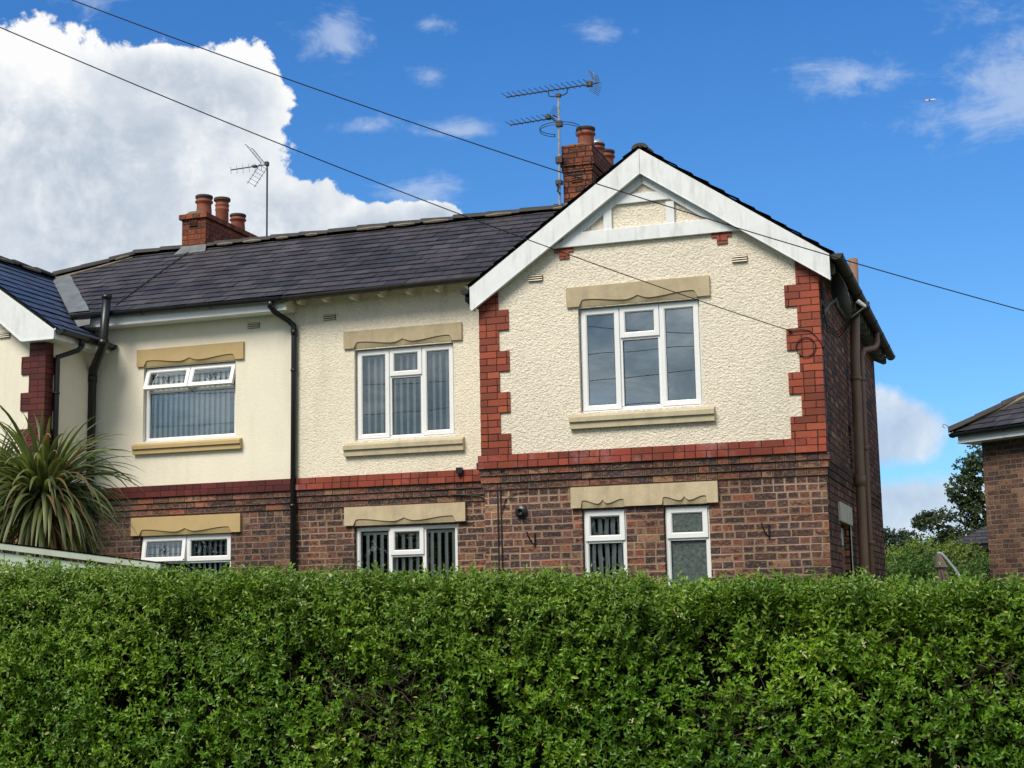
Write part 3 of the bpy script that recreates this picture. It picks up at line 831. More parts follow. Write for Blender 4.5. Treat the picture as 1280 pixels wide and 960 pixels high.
# flank door and lintel, small flank windows
b = MB(); b.box(W - 0.001, W + 0.022, 0.9, 2.08, 2.432, 2.63); b.build('side_lintel', M['cream_wood'], house)
b = MB(); b.box(W - 0.12, W - 0.08, 1.06, 2.0, 0.35, 2.40); dr = b.build('side_door', M['white'], house)
b = MB(); b.box(W - 0.079, W - 0.06, 1.2, 1.86, 1.5, 2.2); b.build('door_panel', M['frost'], dr)
b = MB(); b.box(W - 0.02, W + 0.004, 2.0, 2.06, 0.35, 2.43, 0); b.build('door_frame', M['white'], house)
for q in (swin, sw2):
    b = MB()
    for (a0, a1, z0, z1) in ((q[0], q[1], q[2], q[2] + .05), (q[0], q[1], q[3] - .05, q[3]), (q[0], q[0] + .05, q[2] + .05, q[3] - .05), (q[1] - .05, q[1], q[2] + .05, q[3] - .05)):
        b.box(W - 0.1, W - 0.03, a0, a1, z0, z1)
    sw = b.build('window', M['white'], house)
    b = MB(); b.box(W - 0.08, W - 0.07, q[0] + .05, q[1] - .05, q[2] + .05, q[3] - .05); b.build('pane', M['obscured'], sw)

# ------------------------------------------------------------------ roofs
def clip(poly, sub):
    """Sutherland-Hodgman: clip polygon `sub` by convex ccw polygon `poly`"""
    out = sub
    n = len(poly)
    for i in range(n):
        a, b = poly[i], poly[(i + 1) % n]
        inp, out = out, []
        if not inp: break
        def side(p): return (b[0] - a[0]) * (p[1] - a[1]) - (b[1] - a[1]) * (p[0] - a[0])
        for j in range(len(inp)):
            p, q = inp[j], inp[(j + 1) % len(inp)]
            sp, sq = side(p), side(q)
            if sp >= 0: out.append(p)
            if (sp >= 0) != (sq >= 0):
                t = sp / (sp - sq); out.append((p[0] + (q[0] - p[0]) * t, p[1] + (q[1] - p[1]) * t))
    return out
def area(p): return 0.5 * sum(p[i][0] * p[(i + 1) % len(p)][1] - p[(i + 1) % len(p)][0] * p[i][1] for i in range(len(p)))

def slate_roof(name, parent, mt, org, udir, vdir, poly, sw=0.27, gauge=0.19, seed=1, thick=0.011, under=True, lift=0.012):
    """poly in (u,v) metres on the plane org + u*udir + v*vdir; slates are real lapped slabs"""
    rnd = random.Random(seed)
    org, ud, vd = Vector(org), Vector(udir).normalized(), Vector(vdir).normalized()
    nrm = ud.cross(vd).normalized()
    if nrm.z < 0: nrm = -nrm
    if area(poly) < 0: poly = poly[::-1]
    us = [p[0] for p in poly]; vs = [p[1] for p in poly]
    mb = MB()
    def P(u, v, h): return tuple(org + ud * u + vd * v + nrm * h)
    r = 0; v = min(vs)
    while v < max(vs):
        off = (r % 2) * sw / 2 + rnd.uniform(-0.01, 0.01)
        u = math.floor(min(us) / sw) * sw - sw + off
        while u < max(us):
            w = sw - 0.008
            dv = rnd.uniform(-0.009, 0.009) if rnd.random() > 0.06 else rnd.uniform(-0.03, 0.0)
            hl, hr = rnd.uniform(0, 0.008), rnd.uniform(0, 0.008)
            q = clip(poly, [(u, v + dv), (u + w, v + dv), (u + w, v + gauge + 0.02), (u, v + gauge + 0.02)])
            if len(q) > 2 and abs(area(q)) > 1e-4:
                t = rnd.random()
                def H(p):
                    f = (p[1] - v) / gauge; k = (p[0] - u) / w
                    return lift + (1 - f) * thick + (hl * (1 - k) + hr * k) * (1 - f)
                mb.poly([P(p[0], p[1], H(p)) for p in q], 0, t)
                lo = [p for p in q if abs(p[1] - (v + dv)) < 1e-5]
                if len(lo) >= 2:
                    a = min(lo, key=lambda p: p[0]); c = max(lo, key=lambda p: p[0])
                    mb.poly([P(a[0], a[1], H(a) - thick * 1.15), P(c[0], c[1], H(c) - thick * 1.15), P(c[0], c[1], H(c)), P(a[0], a[1], H(a))], 0, t)
            u += sw
        v += gauge; r += 1
    if under:
        mb.poly([P(p[0], p[1], 0.0) for p in poly], 1, 0.5)
        mb.poly([P(p[0], p[1], -0.008) for p in poly[::-1]], 1, 0.5)
    return mb.build(name, [mt, M['inside']], parent)

ZE, YE = 5.43, 1.10; SM = 0.6
sl = math.sqrt(1 + SM * SM)
def main_uv(x, y): return (x, (y - YE) * sl)
zr_ = ZE + SM * (3.325 - YE)
# main front slope, right house: party line to the wing valley and hip
V0 = (0.43, YE); V1 = (1.845, 2.70); H1 = (1.286, 3.325)
slate_roof('main_roof_slope', house, M['slate'], (0, YE, ZE), (1, 0, 0), (0, 1, SM), [main_uv(XP, YE), main_uv(*V0), main_uv(*V1), main_uv(*H1), main_uv(XP, 3.325)], seed=3)
HL = (-6.48, 3.325); JL = (-7.40, 2.62); FL = (-6.02, YE)
slate_roof('main_roof_slope', lhouse, M['slate'], (0, YE, ZE), (1, 0, 0), (0, 1, SM), [main_uv(*FL), main_uv(XP, YE), main_uv(XP, 3.325), main_uv(*HL), main_uv(*JL)], seed=4)
# rear slopes
sr = (zr_ - 5.05) / (6.5 - 3.325); slr = math.sqrt(1 + sr * sr)
def rear_uv(x, y): return (x, (6.5 - y) * slr)
slate_roof('rear_roof_slope', house, M['slate'], (0, 6.5, 5.05), (1, 0, 0), (0, -1, sr), [rear_uv(XP, 6.5), rear_uv(3.80, 6.5), rear_uv(*H1), rear_uv(XP, 3.325)], seed=5)
slate_roof('rear_roof_slope', lhouse, M['slate'], (0, 6.5, 5.05), (1, 0, 0), (0, -1, sr), [rear_uv(-9.6, 6.5), rear_uv(XP, 6.5), rear_uv(XP, 3.325), rear_uv(*HL)], seed=6)
# right slope of the wing / hip
SW = 0.69; sw_ = math.sqrt(1 + SW * SW)
def rw_uv(x, y): return (y, (3.80 - x) * sw_)
slate_roof('wing_roof_slope', house, M['slate'], (3.80, 0, 5.05), (0, 1, 0), (-1, 0, SW), [(-0.13, 0), (6.5, 0), (3.99, 2.375), (-0.13, 2.375)], seed=7)
slate_roof('hip_roof_slope', house, M['slate'], (3.80, 0, 5.05), (0, 1, 0), (-1, 0, SW), [(2.72, 2.376), (3.99, 2.376), rw_uv(*H1)], seed=17)
def lw_uv(x, y): return (y, (x + 0.11) * sw_)
vk = (V0[0] + 0.11) * sw_
slate_roof('wing_roof_slope', house, M['slate'], (-0.11, 0, 5.05), (0, 1, 0), (1, 0, SW), [(-0.13, vk), lw_uv(*V0), lw_uv(*V1), lw_uv(apex_x, -0.13)], seed=8)
slate_roof('wing_eaves_slope', house, M['slate'], (-0.11, 0, 5.05), (0, 1, 0), (1, 0, SW), [(-0.13, 0), (R, 0), (YE, vk), (-0.13, vk)], seed=18)
# left wing roof
def bw_uv(x, y): return (y, (lx1 - x) * math.sqrt(1.49))
ob = (lx1, 0, 6.36 - 0.70 * (lx1 - lapex)); y0b = YL - 0.14
slate_roof('blue_slate_wing_slope', lhouse, M['slate_blue'], ob, (0, 1, 0), (-1, 0, 0.70), [(y0b, 0), (R - 0.03, 0), (1.08, 0.6149), (y0b, 0.6149)], sw=0.3, gauge=0.205, seed=9)
slate_roof('blue_slate_wing_slope', lhouse, M['slate_blue'], ob, (0, 1, 0), (-1, 0, 0.70), [(y0b, 0.615), (1.09, 0.615), (2.62, 1.9 * math.sqrt(1.49)), (y0b, 1.9 * math.sqrt(1.49))], sw=0.3, gauge=0.205, seed=11)
slate_roof('blue_slate_wing_slope', lhouse, M['slate_blue'], (lx0, 0, 6.36 - 0.70 * (lapex - lx0)), (0, 1, 0), (1, 0, 0.70), [(YL - 0.14, 0), (6.5, 0), (3.3, 2.3), (YL - 0.14, 1.9 * math.sqrt(1.49))], sw=0.3, gauge=0.205, seed=10)
b = MB(); b.poly([(JL[0], JL[1], 6.34), (HL[0], HL[1], zr_), (-9.6, 6.5, 5.05), (-9.3, 3.4, 5.03)]); b.build('hip_roof_slope', M['slate'], lhouse)

def ridge(name, parent, a, c, seg=0.45, r=0.095, mt='ridge', seed=1):
    rnd = random.Random(seed); a, c = Vector(a), Vector(c); L = (c - a).length; n = max(1, round(L / seg)); d = (c - a) / n
    b = MB()
    up = Vector((0, 0, 1)); s = d.cross(up).normalized()
    for i in range(n):
        p0 = a + d * (i + 0.0) ; p1 = a + d * (i + 1.03)
        j0 = rnd.uniform(-0.006, 0.006); j1 = rnd.uniform(-0.006, 0.006)
        ring = []
        for p, j, e in ((p0, j0 + 0.008, 1.06), (p1, j1, 0.97)):
            ring.append([p + s * (math.cos(t) * r * e * 1.15) + up * (math.sin(t) * r * e * 0.75 + j) for t in [PI * k / 8 for k in range(9)]])
        for k in range(8): b.poly([ring[0][k], ring[0][k + 1], ring[1][k + 1], ring[1][k]], 0)
        b.poly(ring[0], 0); b.poly(ring[1][::-1], 0)
        # mortar bedding, squeezed out here and there
        if rnd.random() < 0.45:
            q0, q1 = p0 + d * rnd.uniform(0, .3), p0 + d * rnd.uniform(0.6, 1.0)
            for sg in (-1, 1):
                b.tube([q0 + s * sg * r * 1.15, (q0 + q1) / 2 + s * sg * r * 1.2, q1 + s * sg * r * 1.15], [0.012, 0.024, 0.012], 6, 1)
    return b.build(name, [M[mt], M['mortar']], parent)
ridge('ridge_tiles', house, (XP, 3.325, zr_ + 0.01), (1.286, 3.325, zr_ + 0.01), seed=2)
ridge('ridge_tiles', lhouse, (HL[0], HL[1], zr_ + 0.01), (XP, 3.325, zr_ + 0.01), seed=5)
ridge('hip_tiles', lhouse, (JL[0], JL[1], 6.38), (HL[0], HL[1], zr_ + 0.01), seed=6)
ridge('hip_tiles', house, (3.75, 6.45, 5.10), (1.286, 3.325, zr_ + 0.01), seed=8)
ridge('wing_ridge_tiles', house, (apex_x, -0.10, 6.385), (apex_x, 2.70, 6.395), seed=4, r=0.075)
ridge('wing_ridge_tiles', lhouse, (lapex, YL - 0.1, 6.36), (lapex, 2.7, 6.37), seed=7)
# mortar fillet below the left hip and pale mortar along it
b = MB(); b.tube([(JL[0] + 0.12, JL[1] - 0.08, 6.335), (-6.9, 2.88, 6.49 + 0.03), (HL[0] + 0.02, HL[1] - 0.13, zr_ - 0.05)], [0.03, 0.022, 0.012], 7)
b.build('hip_mortar', M['mortar'], lhouse)
# lead valley
def mz(x, y): return ZE + SM * (y - YE)
b = MB()
rnd = random.Random(5); N = 9
for i in range(N):
    t0, t1 = i / N, (i + 1) / N
    def pt(t, o):
        x = JL[0] + (FL[0] - JL[0]) * t; y = JL[1] + (FL[1] - JL[1]) * t
        wv = 0.008 * math.sin(t * 17)
        return (x + o + wv * (o > 0), y + 0.02, mz(0, y) + 0.058 + (0.006 if o > 0 else 0))
    for (o0, o1) in ((-0.03, 0.12), (0.12, 0.28)):
        b.poly([pt(t1, o0), pt(t1, o1), pt(t0, o1), pt(t0, o0)])
b.poly([(-6.03, 1.13, 5.475), (-5.72, 1.12, 5.465), (-5.64, 0.98, 5.28), (-5.78, 0.93, 5.25)])
b.build('lead_valley', M['lead'], lhouse)
b = MB()
for o in (0.0,):
    b.poly([(0.33, 1.1, 5.47), (0.50, 1.02, 5.47), (1.86, 2.60, 6.41), (1.75, 2.74, 6.43)])
b.build('lead_valley', M['lead'], house)

# bargeboards on the gable
def slope_board(b, xa, za, xb, zb_, vert, y0, y1, mi=0):
    """board whose top edge runs (xa,za)-(xb,zb), plumb depth vert"""
    b.prism([(xa, za - vert), (xb, zb_ - vert), (xb, zb_), (xa, za)], y0, y1, 'y', mi)
xe0, xe1 = -0.075, 3.765
for sgn in (-1, 1):
    b = MB(); xe = xe0 if sgn < 0 else xe1
    ze = 6.375 - 0.69 * abs(xe - apex_x)
    xa = apex_x + sgn * 0.0015
    slope_board(b, xe, ze, xa, 6.375, 0.262, -0.128, -0.10)
    # bead along the lower edge
    b.prism([(xe, ze - 0.272), (xa, 6.375 - 0.272), (xa, 6.375 - 0.26), (xe, ze - 0.26)], -0.132, -0.092, 'y')
    b.build('bargeboard', M['barge'], house, bevel=0.002)
    b = MB()
    xi = apex_x + sgn * 0.002
    xo = apex_x + sgn * 0.885; zo = 6.135 - 0.69 * 0.885
    slope_board(b, xo, zo, xi, 6.135, 0.115, -0.05, -0.016)
    b.build('gable_rafter_board', M['barge'], house, bevel=0.003)
    # soffit between board and wall
    b = MB(); slope_board(b, xe, ze - 0.22, xa, 6.155, 0.012, -0.10, -0.013); b.build('verge_soffit', M['barge'], house)
b = MB(); b.prism([(0.80, 5.405), (2.86, 5.405), (2.60, 5.555), (1.10, 5.555)], -0.056, -0.015, 'y'); b.build('collar_board', M['barge'], house, bevel=0.003)
b = MB(); b.prism([(1.50, 5.82), (2.18, 5.82), (2.05, 5.915), (1.64, 5.915)], -0.046, -0.014, 'y'); b.build('collar_board', M['barge'], house, bevel=0.003)
for xa in (1.412, 2.092):
    b = MB(); b.box(xa, xa + 0.09, -0.048, -0.0145, 5.553, 5.73 + 0.06); b.build('gable_post', M['barge'], house, bevel=0.003)
b = MB(); b.box(xe0 - 0.012, xe0, -0.13, 0.02, 4.80, 5.05); b.build('gutter_end_board', M['barge'], house)

# left wing bargeboard with boxed end
b = MB()
yb0, yb1 = YL - 0.17, YL - 0.14
zz = lambda x: 6.335 - 0.70 * abs(x - lapex)
b.prism([(lapex, zz(lapex) - 0.27), (-6.05, 4.965), (-5.585, 4.965), (-5.585, zz(-5.585)), (lapex, zz(lapex))], yb0, yb1, 'y')
b.build('bargeboard', M['barge'], lhouse, bevel=0.003)
b = MB(); b.prism([(lapex, zz(lapex) - 0.29), (-6.06, 4.955), (-6.02, 4.955), (lapex, zz(lapex) - 0.262)], yb0 - 0.006, yb0 - 0.001, 'y'); b.box(-6.03, -5.585, yb0 - 0.007, yb0 - 0.001, 4.95, 4.972); b.build('board_trim', M['white'], lhouse)
b = MB(); b.prism([(lapex, zz(lapex)), (lapex, zz(lapex) - 0.27), (lx0, zz(lx0) - 0.27), (lx0, zz(lx0))], yb0, yb1, 'y'); b.build('bargeboard', M['barge'], lhouse)
b = MB(); b.box(-6.03, -5.585, yb1, YL - 0.005, 4.955, 4.972); b.box(XL + 0.012, -5.585, YL - 0.005, R - 0.012, 4.955, 4.972)
b.box(-5.60, -5.585, yb1, R - 0.012, 4.972, 5.09); b.build('boxed_eaves', M['white'], lhouse)

# gutters: half-round troughs
def gutter(name, parent, a, c, r=0.055, mt='black', brackets=0.9, joints=True):
    a, c = Vector(a), Vector(c); d = (c - a); L = d.length; dn = d.normalized(); s = dn.cross(Vector((0, 0, 1))).normalized(); up = Vector((0, 0, 1))
    b = MB()
    def ring(p, rr): return [p + s * math.cos(t) * rr - up * math.sin(t) * rr for t in [PI * k / 10 for k in range(11)]]
    r0, r1 = ring(a, r), ring(c, r); q0, q1 = ring(a, r - 0.005), ring(c, r - 0.005)
    for k in range(10):
        b.poly([r0[k], r1[k], r1[k + 1], r0[k + 1]]); b.poly([q0[k + 1], q1[k + 1], q1[k], q0[k]])
    b.poly([r0[0], q0[0], q1[0], r1[0]]); b.poly([r0[10], r1[10], q1[10], q0[10]])
    b.poly(r0); b.poly(r1[::-1])
    n = max(1, int(L / brackets))
    for i in range(n + 1):
        p = a + dn * (0.04 + (L - 0.08) * i / n)
        k0, k1 = ring(p - dn * 0.014, r + 0.007), ring(p + dn * 0.014, r + 0.007)
        for k in range(10): b.poly([k0[k], k1[k], k1[k + 1], k0[k + 1]])
        b.poly(k0); b.poly(k1[::-1])
    return b.build(name, M[mt], parent, smooth=False)
gutter('gutter', house, (XP - 0.0, 1.06, 5.415), (-0.12, 1.06, 5.445), mt='gutter_old', brackets=0.95)
gutter('gutter', lhouse, (-5.93, 1.06, 5.43), (XP - 0.002, 1.06, 5.415), brackets=0.8, r=0.058)
gutter('side_gutter', house, (3.835, -0.12, 5.05), (3.835, 6.5, 5.03), r=0.06, mt='gutter_old', brackets=0.85)
gutter('gutter', house, (-0.15, -0.12, 5.03), (-0.15, R - 0.03, 5.02), r=0.055, mt='black')
gutter('gutter', lhouse, (-5.53, YL - 0.14, 5.07), (-5.53, R - 0.02, 5.055), r=0.06, brackets=0.4)
# fascias, soffits, rafter feet
b = MB(); b.box(-5.86, XP - 0.03, 1.122, 1.14, 5.27, 5.40); b.box(-5.86, XP - 0.03, 1.14, R - 0.012, 5.27, 5.285); b.build('white_fascia', M['white'], lhouse)
b = MB(); b.box(XP - 0.03, XP + 0.02, 1.10, R - 0.012, 5.265, 5.41); b.build('fascia_end', M['cream_wood'], lhouse)
b = MB(); b.poly([(XP, R, 5.52), (0.0, R, 5.52), (0.0, 1.12, 5.40), (XP, 1.12, 5.40)]); b.build('eaves_soffit', M['cream_wood'], house)
for x in (-2.80, -2.458, -2.093, -1.722, -1.356, -0.984, -0.60, -0.25):
    b = MB(); b.prism([(1.16, 5.405), (R, 5.50), (R, 5.36), (1.24, 5.345), (1.16, 5.365)], x - 0.024, x + 0.024, 'x'); b.build('rafter_foot', M['cream_wood'], house)
for i in range(16):
    y = 0.14 + i * 0.41
    b = MB(); b.prism([(3.785, 4.995), (3.60, 5.12), (3.60, 4.955), (3.74, 4.885), (3.785, 4.90)], y - 0.017, y + 0.017, 'y'); b.build('rafter_foot', M['tail_wood'], house)
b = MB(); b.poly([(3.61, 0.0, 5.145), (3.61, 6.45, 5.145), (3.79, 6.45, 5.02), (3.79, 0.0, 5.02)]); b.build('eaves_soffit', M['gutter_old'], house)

# ------------------------------------------------------------------ pipes
def pipe(name, parent, pts, r, mt, collars=(), clips=()):
    b = MB(); b.tube(pts, r, 14)
    for (p, q) in collars: b.tube([p, q], r * 1.16, 14)
    return b.build(name, M[mt], parent, smooth=True)
yd = R - 0.06
pipe('downpipe', lhouse, [(-3.115, 1.06, 5.37), (-3.115, 1.06, 5.31), (-3.09, 1.13, 5.245), (-2.99, yd - 0.03, 5.165), (-2.93, yd, 5.10), (-2.925, yd, 5.0), (-2.945, yd, 0.35)], 0.036, 'black',
     collars=[((-2.925, yd, 5.06), (-2.925, yd, 4.98)), ((-3.115, 1.06, 5.38), (-3.115, 1.06, 5.30)), ((-2.928, yd, 4.56), (-2.928, yd, 4.53)), ((-2.94, yd, 2.9), (-2.94, yd, 2.86))])
yv = R - 0.10
pipe('soil_vent_pipe', lhouse, [(-5.375, 0.95, 5.62), (-5.415, 0.95, 5.02), (-5.43, 0.96, 4.95), (-5.76, yv - 0.02, 4.74), (-5.785, yv, 4.64), (-5.79, yv, 0.35)], 0.055, 'black',
     collars=[((-5.41, 0.95, 5.06), (-5.416, 0.95, 4.98)), ((-5.785, yv, 4.68), (-5.786, yv, 4.58)), ((-5.375, 0.95, 5.63), (-5.378, 0.95, 5.58))])
xd = XL + 0.06
pipe('downpipe', lhouse, [(-5.53, 0.66, 5.03), (-5.53, 0.66, 4.93), (-5.56, 0.63, 4.88), (xd - 0.0, 0.50, 4.79), (xd, 0.49, 4.72), (xd, 0.49, 0.35)], 0.034, 'black', collars=[((-5.53, 0.66, 5.02), (-5.53, 0.66, 4.93)), ((xd, 0.49, 4.35), (xd, 0.49, 4.32))])
b = MB(); b.tube([(-0.15, -0.02, 5.0), (-0.15, -0.02, 4.93), (-0.11, 0.02, 4.885), (-0.04, 0.04, 4.86)], 0.034, 12); b.build('gutter_outlet', M['black'], house, smooth=True)
xs_ = W + 0.095
pipe('soil_pipe', house, [(xs_ + 0.12, 2.80, 5.66), (xs_ + 0.12, 2.80, 5.0), (xs_, 2.68, 4.80), (xs_, 2.64, 4.6), (xs_, 2.15, 1.9), (xs_, 2.1, 0.35)][0:0] or
     [(xs_ + 0.02, 2.83, 5.64), (xs_ + 0.02, 2.70, 4.95), (xs_, 2.60, 4.4), (xs_, 2.50, 3.4), (xs_, 2.35, 2.3), (xs_, 2.25, 0.35)], 0.056, 'brown',
     collars=[((xs_, 2.425, 3.02), (xs_, 2.415, 2.90)), ((xs_, 2.57, 4.18), (xs_, 2.565, 4.14))])
xr = W + 0.065
pipe('rainwater_pipe', house, [(3.835, 4.25, 5.0), (3.835, 4.2, 4.84), (3.81, 4.1, 4.77), (xr + 0.02, 3.86, 4.71), (xr, 3.76, 4.64), (xr, 3.70, 4.3), (xr, 3.55, 2.6), (xr, 3.5, 0.35)], 0.036, 'brown',
     collars=[((3.835, 4.2, 4.90), (3.835, 4.2, 4.80)), ((xr + 0.01, 3.78, 4.68), (xr, 3.76, 4.58)), ((xr, 3.70, 4.34), (xr, 3.70, 4.29)), ((xr, 3.62, 3.48), (xr, 3.62, 3.42)), ((xr, 3.53, 2.32), (xr, 3.53, 2.27))])

# ------------------------------------------------------------------ small wall fittings
def airbrick(parent, x, y, z, mt):
    b = MB(); b.box(x - 0.08, x + 0.08, y - 0.018, y + 0.01, z - 0.034, z + 0.034, 1)
    for k in range(3): b.prism([(y - 0.028, z - 0.032 + k * 0.024), (y - 0.016, z - 0.018 + k * 0.024), (y - 0.016, z - 0.032 + k * 0.024 + 0.004)], x - 0.078, x + 0.078, 'x', 0)
    b.build('air_vent', [mt, M['groove']], parent)
airbrick(house, 0.63, -0.012, 5.107, M['rough_mid']); airbrick(house, 2.844, -0.012, 5.11, M['rough_mid'])
airbrick(house, -2.461, R - 0.012, 5.177, M['rough_mid']); airbrick(lhouse, -3.507, R - 0.01, 5.16, M['smooth']); airbrick(lhouse, -6.413, YL - 0.01, 5.088, M['smooth'])
b = MB()
def ring_y(b, x, z, prof, n=20):
    base = len(b.v)
    for r, y in prof:
        for k in range(n): b.v.append((x + r * math.cos(2 * PI * k / n), y, z + r * math.sin(2 * PI * k / n)))
    for i in range(len(prof) - 1):
        for k in range(n):
            k2 = (k + 1) % n; b.f.append((base + i * n + k, base + i * n + k2, base + (i + 1) * n + k2, base + (i + 1) * n + k)); b.m.append(0); b.t.append(0.5)
ring_y(b, 0.411, 2.597, [(0.001, -0.03), (0.026, -0.03), (0.028, -0.062), (0.036, -0.062), (0.038, -0.022), (0.058, -0.03), (0.068, -0.02), (0.068, 0.0)])
b.build('flue_vent', M['black'], house, smooth=True)
b = MB(); b.box(-0.80, -0.73, R - 0.115, R - 0.05, 3.165, 3.235); b.tube([(-0.765, R - 0.09, 3.17), (-0.765, R - 0.07, 3.12), (-0.765, R - 0.02, 2.95), (-0.763, R - 0.02, 2.6)], 0.005, 5); b.build('junction_box', M['black'], house)
for x in (0.52, 2.982):
    b = MB(); b.box(x + 0.028, x + 0.042, -0.02, 0.0, 2.235, 2.37); b.tube([(x + 0.035, -0.01, 2.24), (x + 0.01, -0.05, 2.27), (x - 0.015, -0.09, 2.34), (x - 0.02, -0.10, 2.38)], 0.008, 6)
    b.build('hanging_bracket', M['black'], house)
for pts, rr_ in (([(0.07, -0.075, 3.05), (0.10, -0.02, 3.0), (0.15, -0.012, 2.9), (0.150, -0.012, 0.4)], 0.0065),
                 ([(0.23, -0.075, 3.06), (0.19, -0.02, 3.0), (0.182, -0.012, 2.9), (0.190, -0.012, 2.0), (0.182, -0.012, 0.4)], 0.0065),
                 ([(0.19, -0.015, 2.60), (0.24, -0.012, 2.74), (0.36, -0.012, 2.80), (0.5, -0.012, 2.81)], 0.005),
                 ([(-0.9, R - 0.05, 2.93), (-0.55, R - 0.03, 2.90), (-0.35, R - 0.012, 2.78), (-0.1, R - 0.02, 2.86)], 0.006),
                 ([(-0.06, R - 0.02, 3.0), (-0.07, R - 0.015, 0.4)], 0.012)):
    b = MB(); b.tube(pts, rr_, 6); b.build('wall_cable', M['cable'], house)
b = MB(); b.tube([(-5.463, 1.292, 5.575), (-5.49, 2.2, 6.13), (-5.506, 3.15, 6.70)], 0.008, 6); b.build('roof_cable', M['cable'], lhouse)

# ------------------------------------------------------------------ chimneys
def pot(parent, x, y, z0, h, r=0.12, louvre=False, cap=False):
    b = MB()
    prof = [(r * 0.96, z0 - 0.06), (r * 0.93, z0 + h * 0.25), (r * 0.88, z0 + h * 0.52), (r * 0.9, z0 + h * 0.60)]
    if louvre: prof = [(r * 0.85, z0 - 0.06), (r * 0.83, z0 + h * 0.5), (r * 0.9, z0 + h * 0.54), (r * 0.9, z0 + h * 0.58), (r * 0.84, z0 + h * 0.6), (r * 0.86, z0 + h * 0.7), (r * 0.95, z0 + h * 0.73), (r * 0.84, z0 + h * 0.75), (r * 0.84, z0 + h * 0.88)]
    prof += [(r * 1.08, z0 + h * 0.66 if not louvre else z0 + h * 0.9)]
    if not louvre: prof += [(r * 1.1, z0 + h * 0.72), (r * 0.96, z0 + h * 0.75), (r * 0.95, z0 + h * 0.82)]
    b.lathe(x, y, prof, 28)
    top = MB()
    top.lathe(x, y, [(prof[-1][0], prof[-1][1]), (r * 1.06, z0 + h * 0.88 if not louvre else z0 + h * 0.93), (r * 1.08, z0 + h * 0.97), (r * 1.02, z0 + h), (r * 0.8, z0 + h), (r * 0.78, z0 + h * 0.7)], 28)
    o = b.build('chimney_pot', M['terracotta'], parent, smooth=True)
    top.build('pot_rim', M['soot'], o, smooth=True)
    if cap:
        c = MB(); c.lathe(x, y, [(r * 1.0, z0 + h), (r * 0.9, z0 + h + 0.03), (r * 0.5, z0 + h + 0.06), (0.001, z0 + h + 0.07)], 20)
        c.build('pot_cowl', M['pale_metal'], o, smooth=True)
    return o
# left chimney
b = MB(); x0, x1, y0, y1 = -5.665, -5.285, 3.22, 4.78
b.box(x0, x1, y0, y1, 6.2, 7.19); b.box(x0 - 0.035, x1 + 0.035, y0 - 0.035, y1 + 0.035, 7.19, 7.262)
ch = b.build('chimney', M['chimney_brick'], lhouse)
b = MB(); b.prism([(x0 + 0.0, 7.262), (x1 - 0.0, 7.262), (x1 - 0.1, 7.315), (x0 + 0.1, 7.315)], y0 + 0.03, y1 - 0.03, 'y'); b.build('flaunching', M['mortar'], ch)
b = MB(); b.box(-5.545, -5.415, y0 - 0.012, y0 + 0.0, 7.085, 7.175, 1)
for k in range(4): b.box(-5.542, -5.418, y0 - 0.02, y0 - 0.011, 7.09 + k * 0.022, 7.10 + k * 0.022)
b.build('air_vent', [M['chimney_brick'], M['soot']], ch)
pot(ch, -5.475, 3.50, 7.30, 0.30, 0.118); pot(ch, -5.475, 4.02, 7.30, 0.40, 0.115, louvre=True); pot(ch, -5.475, 4.50, 7.30, 0.27, 0.115)
b = MB(); b.poly([(x0 - 0.06, 3.10, 6.665), (x1 + 0.06, 3.11, 6.67), (x1 + 0.02, y0 - 0.02, 6.765), (x0 - 0.02, y0 - 0.02, 6.765)])
b.poly([(x0 - 0.02, y0 - 0.021, 6.75), (x1 + 0.02, y0 - 0.021, 6.75), (x1 + 0.01, y0 - 0.01, 6.80), (x0 - 0.01, y0 - 0.01, 6.80)]); b.build('lead_apron', M['lead'], ch)
# right chimney
b = MB(); x0, x1, y0, y1 = 0.10, 0.485, 2.97, 4.5
b.box(x0, x1, y0, y1, 6.2, 7.165)
b.box(x0 - 0.012, x1 + 0.02, y0 - 0.02, y1 + 0.02, 7.165, 7.24); b.box(x0 - 0.03, x1 + 0.045, y0 - 0.045, y1 + 0.04, 7.24, 7.315)
b.box(x0 - 0.018, x1 + 0.028, y0 - 0.03, y1 + 0.03, 7.315, 7.39); b.box(x0 - 0.01, x1 + 0.012, y0 - 0.015, y1 + 0.015, 7.39, 7.52)
ch = b.build('chimney', M['chimney_brick_old'], house)
b = MB(); b.prism([(x0 + 0.0, 7.52), (x1 - 0.0, 7.52), (x1 - 0.1, 7.55), (x0 + 0.1, 7.55)], y0 + 0.03, y1 - 0.03, 'y'); b.build('flaunching', M['mortar'], ch)
b = MB(); b.box(0.215, 0.355, y0 - 0.01, y0, 7.02, 7.14, 1)
for k in range(4): b.box(0.218, 0.352, y0 - 0.018, y0 - 0.009, 7.025 + k * 0.028, 7.038 + k * 0.028)
b.build('air_vent', [M['chimney_brick_old'], M['soot']], ch)
pot(ch, 0.372, 3.14, 7.50, 0.285, 0.118); pot(ch, 0.36, 3.72, 7.52, 0.22, 0.105, cap=True); pot(ch, 0.355, 4.22, 7.52, 0.27, 0.115)
b = MB(); b.poly([(-0.06, 2.78, 6.47), (0.58, 2.78, 6.47), (0.53, y0 - 0.012, 6.62), (0.05, y0 - 0.012, 6.62)]); b.poly([(0.05, y0 - 0.013, 6.60), (0.53, y0 - 0.013, 6.60), (0.53, y0 - 0.006, 6.76), (0.08, y0 - 0.006, 6.76)]); b.build('lead_apron', M['lead'], ch)

